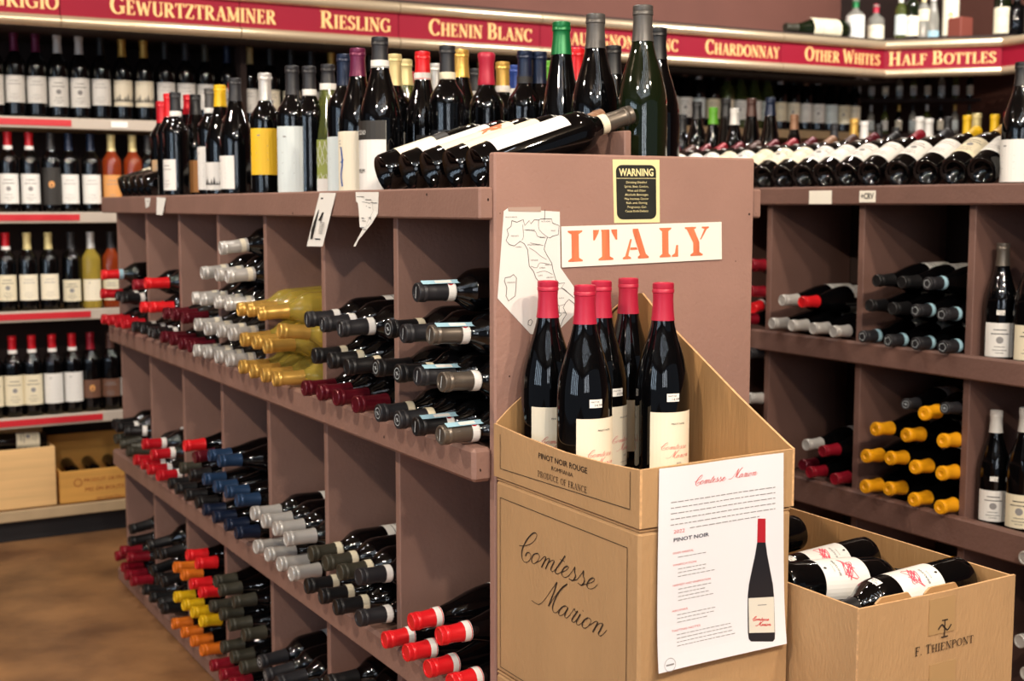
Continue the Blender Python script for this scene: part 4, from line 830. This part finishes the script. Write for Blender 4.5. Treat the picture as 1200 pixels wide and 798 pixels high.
mb = MB(); slabyz(mb, [(CY1, .801), (CY1, 1.078), (1.70, 1.080), (1.655, 1.05), (1.60, 1.02), (1.451, .939), (CY0+.012, .888), (CY0, .883), (CY0, .801)][::-1], CX1-T, CX1); rel(build(mb, 'side_wall', [CARDIN, CARDE], tr))
pbox('tray_floor', (CX0+T, CY0+T, .801), (CX1-T, CY1-T, .804), CARDIN, tr)
tp_ = MB(); F3 = lambda a, b: (.9642, -a, b)
u0, _ = lp(586, 507, .9642); u1, v0 = lp(738, 597, .9642); _, v1 = lp(740, 558, .9642); _, v00 = lp(586, 549, .9642)
for a, b in (((u0, .870), (u0, v00)), ((u0, v00), (u1, v0)), ((u1, v0), (u1, .8735))): ribbon(tp_, F3, [a, b], .0011)
c0, vz = lp(660, 541, .9642); a0, _ = lp(631, 530, .9642); a1_, _ = lp(688, 549, .9642)
sans(tp_, F3, 'PINOT NOIR ROUGE', (a0+a1_)/2, lp(660, 546, .9642)[1], .0085, 0, width=a1_-a0, center=True, bold=.01)
roman(tp_, F3, 'BONFIANZA', (a0+a1_)/2+.002, lp(660, 556, .9642)[1], .006, 0, width=(a1_-a0)*.45, kw=.2, center=True)if 0 else sans(tp_, F3, 'ROMFIANIA', (a0+a1_)/2, lp(660, 555.5, .9642)[1], .0062, 0, width=(a1_-a0)*.44, center=True)
roman(tp_, F3, 'PRODUCE OF FRANCE', (a0+a1_)/2-.001, lp(657, 567.5, .9642)[1], .0088, 0, width=(a1_-a0)*1.02, kw=.13, center=True)
rel(build(tp_, 'carton_print', BINK, tr))
# five bottles in the tray
def tray_b(x, y, phi, desc, half=58, price=None, lab='pinot'):
    a = math.atan2(-y, -x)+math.radians(phi)
    l = ('ivory', half, .018, .112, lab) if lab == 'pinot' else ('cream', half, .03, .112, '')
    return bottle('burgundy', G_DARK, 'rosered', stand_M(x, y, .8045, a), desc, 'bottles standing in the display tray', l, n=48, price=price)
tray_b(1.034, 1.678, 22, 'rose-red-capsuled burgundy bottle at the left corner of the tray')
tray_b(1.024, 1.559, 42, 'rose-red-capsuled burgundy bottle nearest the tray front', price=(.128, -18))
tray_b(1.105, 1.637, 60, 'rose-red-capsuled burgundy bottle half hidden behind the front one', price=(.128, -20))
tray_b(1.184, 1.677, 6, 'rose-red-capsuled burgundy bottle with plain back label, before the slanted back', half=17, lab='')
tray_b(1.158, 1.550, 34, 'rose-red-capsuled burgundy bottle at right of the tray, label readable', price=(.128, -10))
# sales sheet hanging over the tray front
SQ = [pz(767, 787, 1.334), pz(919, 753, 1.334), pz(918, 530.5, 1.334), pz(773, 549.5, 1.334)]
def shf(s, t, o=0):
    x = (1-t)*((1-s)*SQ[0][0]+s*SQ[1][0])+t*((1-s)*SQ[3][0]+s*SQ[2][0]); z = (1-t)*((1-s)*SQ[0][1]+s*SQ[1][1])+t*((1-s)*SQ[3][1]+s*SQ[2][1])
    d = .0015+.004*(1-s)**4*(1-t)+.006*(1-t)**6+.0016*math.sin(s*7)*(t**3)
    return (x, 1.3365-d-o, z)
N = 14; mb = MB()
for o_, rev in ((.0005, 0), (0, 1)):
    for i in range(N):
        for j in range(N):
            q = [shf(i/N, j/N, o_), shf((i+1)/N, j/N, o_), shf((i+1)/N, (j+1)/N, o_), shf(i/N, (j+1)/N, o_)]; mb.poly(q[::-1] if rev else q)
so = build(mb, 'sales_sheet', mat('sheet_paper', 'e6e7ec', .6, bump=.25, bscale=14), smooth=True); tag(so, 'white sales sheet with a bottle picture taped to the tray front', 'poster')
sh1 = lambda u, v: shf(u, v, .0009); sh2 = lambda u, v: shf(u, v, .0013)
gm, rm, km = MB(), MB(), MB()
def sinv(zx, zy):  # zoom coordinates of the sheet detail to sheet (s,t)
    x, z = pz(760+zx/2.871, 520+zy/2.871, 1.334)
    t = .5
    for _ in range(12):
        xl = (1-t)*SQ[0][0]+t*SQ[3][0]; xr = (1-t)*SQ[1][0]+t*SQ[2][0]; s = (x-xl)/(xr-xl)
        zb = (1-s)*SQ[0][1]+s*SQ[1][1]; zt_ = (1-s)*SQ[3][1]+s*SQ[2][1]; t = (z-zb)/(zt_-zb)
    return s, t
k1 = .42/(SU1-SU0)*1.0
def sscript(mb, u0, v0, width, part, wk, wt):
    k = width/(SU1-SU0); ar = .215/.275   # (s,t) aspect
    for i, s in enumerate(SCR):
        if part == 1 and i >= NSC1 or part == 2 and i < NSC1: continue
        q = [(u0+(a-SU0)*k, v0+(b-SV0)*k*ar) for a, b in s]; ribbon(mb, sh1, q, wk, 0, thin=wt, slant=(.35, .94))
_w1 = max(a for s in SCR[:NSC1] for a, b in s)-SU0; m1 = min(b for s in SCR[:NSC1] for a, b in s[0:1] for b in [min(q[1] for q in s)]); m2 = min(min(q[1] for q in s) for s in SCR[NSC1:])
u2 = min(a for s in SCR[NSC1:] for a, b in s)-SU0
WS = .285; kk = WS/(SU1-SU0)
base_v = sinv(250, 128)[1]
sscript(rm, .27, base_v-(m1-SV0)*kk*.782, WS, 1, .0056, .0022)
sscript(rm, .27+(_w1-u2)*kk*1.03+.012, base_v+.008-(m2-SV0)*kk*.782, WS, 2, .0056, .0022)
for k in range(6):
    v = sinv(250, 172+18.5*k)[1]; words = random.Random(k); u = .09 if k < 5 else .24; ue = .93 if k < 5 else .8
    while u < ue:
        l = words.uniform(.02, .05); ribbon(gm, sh1, [(u, v), (min(ue, u+l), v)], .0042); u += l+.008
s, t = sinv(83, 302); sans(rm, sh1, '2022', s, t, .018, 0, width=.085)
s, t = sinv(83, 330); sans(km, sh1, 'PINOT NOIR', s, t, .019, 0, width=.275, bold=.02)
for zx, zy, hd, ws, n in ((80, 372, 'GRAPE VARIETAL', .16, 1), (80, 412, 'VINIFICATION', .18, 3), (80, 480, 'HARVEST AND VINIFICATION', .29, 4), (75, 566, 'AROMAS', .12, 3), (72, 632, 'TASTING NOTES', .22, 4)):
    s, t = sinv(zx, zy); sans(rm, sh1, hd, s, t, .010, 0, width=ws)
    rd = random.Random(zy)
    for k in range(n):
        L_ = rd.uniform(.18, .32) if zy < 600 else .42
        u = s+.04; v = t-.018-.0185*k
        while u < s+.04+L_: l = rd.uniform(.015, .04); ribbon(gm, sh1, [(u, v), (u+l, v)], .0035); u += l+.007
s, t = sinv(61, 738); ribbon(gm, sh1, [(s+.042*math.cos(a*PI/10), t+.032*math.sin(a*PI/10)) for a in range(21)], .0025); sans(gm, sh1, 'PASSPORT', s, t-.004, .007, 0, width=.06, center=True)if 0 else ribbon(gm, sh1, [(s-.03, t), (s+.03, t)], .008)
build(gm, 'small_print', GINK, so)['kind'] = 'stuff'; build(rm, 'red_lettering', RINK, so)['kind'] = 'stuff'; build(km, 'heading', mat('heading_ink', '2c2f45', .6), so)
pic = MB()
half = [(0, 0), (36, 0), (43, -8), (45, -30), (44, -150), (40, -190), (30, -240), (20, -290), (14, -330), (13, -410), (0, -412)]
cxp, byp = 374, 662
def sp(dx, dy): return sinv(cxp+dx+(-dy)*.018*1.0, byp+dy)
prof = [p for p in half if p[0] > 0]
def strip_(a, b, m):
    ys = [a]+[p[1] for p in prof if b < p[1] < a]+[b]
    def rx(y):
        pts = [(36, 0)]+prof[1:]
        for (r0, y0), (r1, y1) in zip(pts, pts[1:]):
            if y1 <= y <= y0: return r0+(r1-r0)*(y-y0)/((y1-y0) or 1)
        return 13
    for y0, y1 in zip(ys, ys[1:]): pic.poly([sh1(*sp(-rx(y0), y0)), sh1(*sp(rx(y0), y0)), sh1(*sp(rx(y1), y1)), sh1(*sp(-rx(y1), y1))], m)
strip_(0, -330, 0); strip_(-330, -410, 1)
pic.poly([sh2(*sp(-42, -28)), sh2(*sp(43, -30)), sh2(*sp(43, -148)), sh2(*sp(-42, -143))], 2)
for q in SCR:
    kq = 62/(SU1-SU0); ribbon(pic, lambda u, v: shf(u, v, .0017), [sp(-30+(a-SU0)*kq, -52-(b-SV0)*kq*1.1) for a, b in q], .0038, 3)
ribbon(pic, lambda u, v: shf(u, v, .0017), [sp(-12, -120), sp(18, -122)], .004, 4)
build(pic, 'bottle_picture', [mat('print_black', '181a22', .5), mat('print_red', 'b3202e', .5), mat('print_cream', 'dcd8cb', .6), RINK, GINK], so)
# open carton of lying bottles at the right
BX0, BX1, BY0, BY1, BZ0, BZ1 = 1.235, 1.545, 1.21, 1.70, .395, .686
closed_carton(BX0+.003, BY0+.003, 0, BX1-.003, BY1-.003, .394, 'plain brown carton at floor level under the open one')
ob = empty('open_carton', ((BX0+BX1)/2, (BY0+BY1)/2, BZ0)); tag(ob, 'open brown carton of lying bottles printed with a small anchor emblem', 'carton')
mb = MB(); slabxz(mb, [(BX0, BZ0), (BX1, BZ0), (BX1, BZ1+.002), (1.40, BZ1-.001), (BX0, BZ1)], BY0, BY0+T); rel(build(mb, 'front_wall', [CARD, CARDE], ob))
mb = MB(); slabxz(mb, [(BX0, BZ0), (BX1, BZ0), (BX1, BZ1), (BX0, BZ1)], BY1-T, BY1); rel(build(mb, 'back_wall', [CARDIN, CARDE], ob))
mb = MB(); slabyz(mb, [(BY1-T, BZ0), (BY0+T, BZ0), (BY0+T, BZ1), (BY1-T, BZ1)], BX0, BX0+T); rel(build(mb, 'side_wall', [CARD, CARDE], ob))
mb = MB(); slabyz(mb, [(BY1-T, BZ0), (BY0+T, BZ0), (BY0+T, BZ1), (BY1-T, BZ1+.004)], BX1-T, BX1); rel(build(mb, 'side_wall', [CARDIN, CARDE], ob))
pbox('carton_floor', (BX0+T, BY0+T, BZ0), (BX1-T, BY1-T, BZ0+T), CARDIN, ob)
for a, b, c, d in ((1029, 1062, 699, 708), (1086, 1117, 688, 697)):
    p0 = at(a, c, 1, BY0+.008); p1 = at(b, d, 1, BY0+.008); mb = MB(); zt = BZ1+.007
    slabxz(mb, [(p0.x-.006, .60), (p1.x+.006, .60), (p1.x+.006, zt-.007), (p1.x, zt), (p0.x+.004, zt), (p0.x-.006, zt-.007)], BY0+T+.001, BY0+T+.0045); rel(build(mb, 'divider_tab', [CARDIN, CARDE], ob))
for a in ((1089, 700), (1089, 776)):
    p = at(a[0], a[1], 1, BY0); q = at(1119, a[1], 1, BY0); pbox('packing_tape', (p.x, BY0-.0012, p.z-.055), (q.x, BY0-.0004, p.z-.004), mat('packing_tape', 'b29064', .35), ob)
bp_ = MB(); fb = lambda u, v: (u, BY0-.0018, v)
p0 = at(1071, 769, 1, BY0); p1 = at(1140, 752, 1, BY0)
roman(bp_, fb, 'F. THIENPONT', p0.x, p0.z, .0125, 0, width=p1.x-p0.x, small=.86, kw=.15)
e = at(1106, 735, 1, BY0)
ribbon(bp_, fb, [(e.x, e.z-.012), (e.x, e.z+.012)], .0022); ribbon(bp_, fb, smooth_path([(e.x-.013, e.z-.001), (e.x-.006, e.z+.005), (e.x, e.z), (e.x+.006, e.z-.004), (e.x+.013, e.z+.003)]), .0024); ribbon(bp_, fb, [(e.x-.006, e.z+.011), (e.x+.006, e.z+.011)], .0018); ribbon(bp_, fb, [(e.x-.007, e.z-.013), (e.x, e.z-.013), (e.x+.007, e.z-.013)], .0018)
rel(build(bp_, 'carton_print', BINK, ob))
BL = ('white', 78, .075, .165, 'blob')
rollv = (-.25, -.55, .8)
b3 = [((1.524, 1.291, .665), (1.242, 1.287, .653), 'bottle nearest the carton front, lying with its base at right', BL), ((1.242, 1.376, .672), (1.537, 1.372, .645), 'bottle with its neck to the right, second from the carton front', ('white', 78, .06, .15, 'blob')),
      ((1.50, 1.456, .664), (1.242, 1.452, .650), 'bottle with white label and base at right, third from the carton front', BL), ((1.492, 1.612, .668), (1.243, 1.612, .655), 'dark bottle at the back of the open carton, only its base showing', None)]
for i, (a, b, d, l) in enumerate(b3):
    bottle('bordeaux', G_DARK, 'black', lie_M(a, b, rollv), f'dark {d}', None, l, n=40, scale=(Vector(b)-Vector(a)).length/.303, price=(.192, 25) if i != 1 else None)
for i, (yy, zz) in enumerate(((1.28, .587), (1.36, .587), (1.44, .587), (1.54, .60), (1.63, .585))):
    bottle('bordeaux', G_DARK, 'black', lie_M((1.532, yy, zz-.002), (1.248, yy, zz-.004), rollv), f'dark bottle in the lower layer of the open carton, {nth(i)} from the front', 'lower layer of the open carton', None, n=20, scale=.93)
# ================================================================== THE RIGHT-HAND RACK
RX, RY0, RS = 2.42, 2.053-.349*2, .349
rk = empty('wine_rack', (2.7, 1.4, 0)); tag(rk, 'long mauve-brown wine rack across the aisle on the right', 'shelf')
def R_(n, a, b, m=PAINT2, bev=.0015): return pbox(n, a, b, m, rk, bev)
NR = 8; RYE = RY0+RS*NR
for k in range(NR+1): R_('divider', (RX, RY0+RS*k-.010, .03), (RX+.30, RY0+RS*k+.010, 1.235))
R_('back_panel', (RX+.301, RY0-.01, .03), (RX+.315, RYE+.01, 1.235), DARKW)
R_('top_board', (RX, RY0-.01, 1.236), (RX+.53, RYE+.01, 1.256)); R_('fascia_board', (RX-.025, RY0-.01, 1.224), (RX-.0005, RYE+.01, 1.272), PAINT2, .004)
R_('end_panel', (RX+.316, RY0-.01, .0), (RX+.53, RY0+.01, 1.235)); R_('end_panel', (RX+.316, RYE-.01, .0), (RX+.53, RYE+.01, 1.235))
for zt, l0, l1 in ((.856, .820, .876), (.470, .420, .490), (.06, .0, .075)):
    for k in range(NR): R_('shelf_board', (RX, RY0+RS*k+.0105, zt-.018), (RX+.3, RY0+RS*(k+1)-.0105, zt), PAINT2, 0)
    R_('shelf_lip', (RX-.028, RY0-.01, l0), (RX-.0005, RYE+.01, l1), PAINT2, .004)
R_('riser_board', (RX+.20, 1.95, 1.2565), (RX+.215, RYE, 1.315))
def rcub(tier, c, kind, g, items, desc, n=18):
    z = {'T': ('upper', .856), 'M': ('middle', .470), 'L': ('lower', .06)}[tier]
    cubby(tier, c, kind, g, items, desc, shelf='right', Xt=2.362, y0=RY0, sp=RS, zt=z, n=n, cn='right rack')
rcub('T', 4, 'burgundy', G_DARK, [(902, 379, 'silver'), (925, 381.5, 'silver'), (950, 385, 'silver'), (974, 388.6, 'silver'), (914, 352, 'silver'), (937, 354, 'brightred')], 'silver-capsuled bottle')
WB = dict(band='lightblue', style='ring')
rcub('T', 3, 'burgundy', G_DARK, [(1008, 394.5, 'charcoal', WB), (1038, 400, 'charcoal', WB), (1070, 403, 'charcoal', WB), (1102, 407, 'charcoal', WB), (1016, 358, 'black'), (1043, 361.7, 'black'), (1070, 364, 'charcoal', WB), (1101, 368.8, 'charcoal', WB), (1024.4, 329, 'black'), (1054, 331, 'black'), (1084, 332.5, 'charcoal', WB)], 'black-capsuled bottle')
rcub('T', 5, 'burgundy', G_DARK, [(887, 310, 'darkred'), (887, 342, 'darkred'), (886, 364, 'brightred', RW), (880, 312, 'darkred'), (866, 374, 'darkred')], 'red-capsuled bottle')
rcub('M', 5, 'burgundy', G_DARK, [(880, 415, 'charcoal'), (882, 468, 'silver'), (880, 500, 'charcoal'), (868, 545, 'charcoal')], 'dark bottle')
rcub('M', 4, 'burgundy', G_DARK, [(942, 521.6, 'silver'), (961, 529, 'darkred'), (937, 545, 'maroon'), (946, 553.6, 'darkred'), (975, 561.7, 'darkred')], 'dark bottle')
WX = dict(style='wax', s=.985)
rcub('M', 3, 'burgundy', G_DARK, [(a, b, 'wax', WX) for a, b in ((1011, 570.5), (1038.4, 573), (1068, 586), (1099, 595), (1012, 534.7), (1040, 537), (1069.3, 547.7), (1100.6, 555), (1023, 503), (1059, 510), (1102, 516.7), (1080, 485))]
     + [(a, b, 'charcoal', dict(style='disc', s=.9, desc='dark capped bottle')) for a, b in ((1058, 474), (1114, 480))], 'bottle dipped in yellow wax', n=20)
rcub('L', 2, 'burgundy', G_DARK, [(1197, 655, 'silver'), (1192, 752, 'silver'), (1199, 790, 'silver')], 'silver-capsuled bottle')
def rstand(px, ty, zb, X_, cap, desc, lab, phi, kind='burgundy', n=30, g=G_DARK, fit=False, price=None, grp=None):
    p = at(px, ty, 0, X_); s = (p.z-zb)/.3 if fit else 1
    return bottle(kind, g, cap, stand_M(p.x, p.y, zb, math.atan2(-p.y, -p.x)+math.radians(phi)), desc, grp, lab, n=n, scale=s, price=price)
rstand(1176, 286, .857, 2.468, 'bronze', 'dark burgundy bottle with white label standing in the upper right rack cubby', ('white', 55, .02, .105, 'crest'), 0, fit=True, price=(.125, 0))
rstand(1211, 286, .857, 2.468, 'black', 'dark burgundy bottle with cream label cut by the right frame edge, upper cubby', ('cream', 55, .02, .105, 'crest'), 0, fit=True)
rstand(1168, 482, .471, 2.468, 'white', 'white-capsuled dark bottle standing in the middle right rack cubby', ('white', 55, .02, .10, 'crest'), 0, fit=True, price=(.125, 0))
rstand(1203, 479, .471, 2.468, 'white', 'white-capsuled dark bottle cut by the right frame edge, middle cubby', ('cream', 55, .02, .10, 'crest'), -10, fit=True)
rstand(1198, 74, 1.2565, 2.50, 'black', 'tall dark bottle with grey-white label standing near the right edge of the rack top', ('white', 60, .02, .12, 'dots'), -30, fit=True)
# reclining row on the rack top
caps = ['black', 'gold', 'brown', 'charcoal', 'darkred', 'black', 'maroon', 'brown', 'tan', 'maroon', 'darkred', 'maroon', 'brown', 'maroon', 'darkred', 'maroon', 'brown', 'maroon', 'red', 'maroon', 'brightred']
ys = [2.074, 2.155, 2.238, 2.330, 2.424, 2.507, 2.588, 2.669, 2.751, 2.833]+[2.915+.082*k for k in range(13)]
HR = []
for i, y in enumerate(ys):
    l = ['white', 'cream', 'white', 'white', 'white', 'white', 'white', 'white', 'ivory', 'ivory', 'cream'][i % 11]
    rb = bottle('burgundy', G_DARK, 'yellow' if i == 2 else caps[i % len(caps)], lie_M((2.445, y-.02, 1.300), (2.70, y+.045, 1.415), (-.75, -.35, .6)), f'dark bottle reclining on the right rack top, {nth(i)} from the near end', 'bottles reclining on the right rack', (l, 62, .045, .14, 'crest' if i % 2 else 'lines'), n=24 if i < 11 else 14, scale=.93, price=(.19, 0))
    if i > 11: HR.append(rb)
heap(HR, 'wine_bottles', 'far end of the reclining bottle row on the right rack, half hidden by the ITALY panel', 'bottles')
for i, (px, ty, cap, kind, g) in enumerate([(800, 135, 'black', 'bordeaux', None), (817, 120, 'black', 'burgundy', None), (836, 127, 'lime', 'burgundy', None), (851, 118, 'black', 'hock', None), (861, 128, 'white', 'burgundy', None), (881, 118, 'brown', 'hock', None), (903, 117, 'navy', 'hock', None), (931, 135, 'tan', 'burgundy', None)]):
    rstand(px, ty, 1.2565, 2.88, cap, f'dark {cap}-capsuled bottle standing at the back of the right rack, {nth(i)} from left', None, 0, kind, 18, fit=True, grp='bottles at the back of the right rack')
# small counter behind the right rack
ct = empty('display_counter', (3.98, 3.6, 0)); tag(ct, 'brown display counter standing behind the right-hand rack', 'counter')
pbox('counter_top', (3.7, 2.6, 1.215), (4.25, 4.3, 1.24), PAINT2, ct, .003); pbox('counter_body', (3.74, 2.65, 0), (4.21, 4.25, 1.214), DARKW, ct, .003)
for i, (px, ty, cap, lab, kind, g) in enumerate([(978, 148, 'charcoal', None, 'hock', G_GREEN), (1001, 140, 'gold', 'cream', 'bordeaux', G_DARK), (1013, 143, 'white', 'white', 'bordeaux', G_DARK), (1030, 146, 'black', None, 'bordeaux', G_DARK), (1050, 150, 'black', None, 'bordeaux', G_DARK), (1078, 138, 'white', 'pale', 'bordeaux', G_PALE), (1089, 140, 'white', 'lightblue', 'bordeaux', G_CLEAR), (1111, 138, 'black', None, 'bordeaux', G_DARK), (1134, 136, 'yellow', None, 'bordeaux', G_GREEN), (1145, 134, 'cream', None, 'bordeaux', G_DARK), (1166, 135, 'yellow', None, 'bordeaux', G_DARK), (1182, 132, 'darkred', None, 'bordeaux', G_DARK)]):
    X_ = 3.93+(.09 if i % 2 else 0)
    rstand(px, ty, 1.241, X_, cap, f'{cap}-capsuled bottle on the far display counter, {nth(i)} from left', (lab, 60, .05, .13, 'lines') if lab else None, 0, kind, 14, g, fit=True, grp='bottles on the far counter')
# blank and lettered tags on the rack fascia
for (x0, x1, y0, y1, t, d) in ((948.5, 974.5, 223.5, 239, None, 'blank white tag on the fascia of the right rack'), (1007.5, 1026, 223.5, 237, '+CRV', 'white tag lettered +CRV on the fascia of the right rack')):
    xf = RX-.0254; a = at(x0, y0, 0, xf); b = at(x1, y1, 0, xf)
    o = build(sheet('x', lambda u, v, o_: (xf-o_, u, v), [(a.y, a.z), (a.y, b.z), (b.y, b.z-.0), (b.y, a.z)], PAPERC), 'price_tag', PAPERC); tag(o, d, 'tag')
    if t:
        mb = MB(); sans(mb, lambda u, v: (xf-.0012, -u, v), t, -(a.y+b.y)/2, (a.z+b.z)/2-.006, .015, 0, width=abs(a.y-b.y)*.8, center=True, bold=.02); build(mb, 'lettering', INK, o)
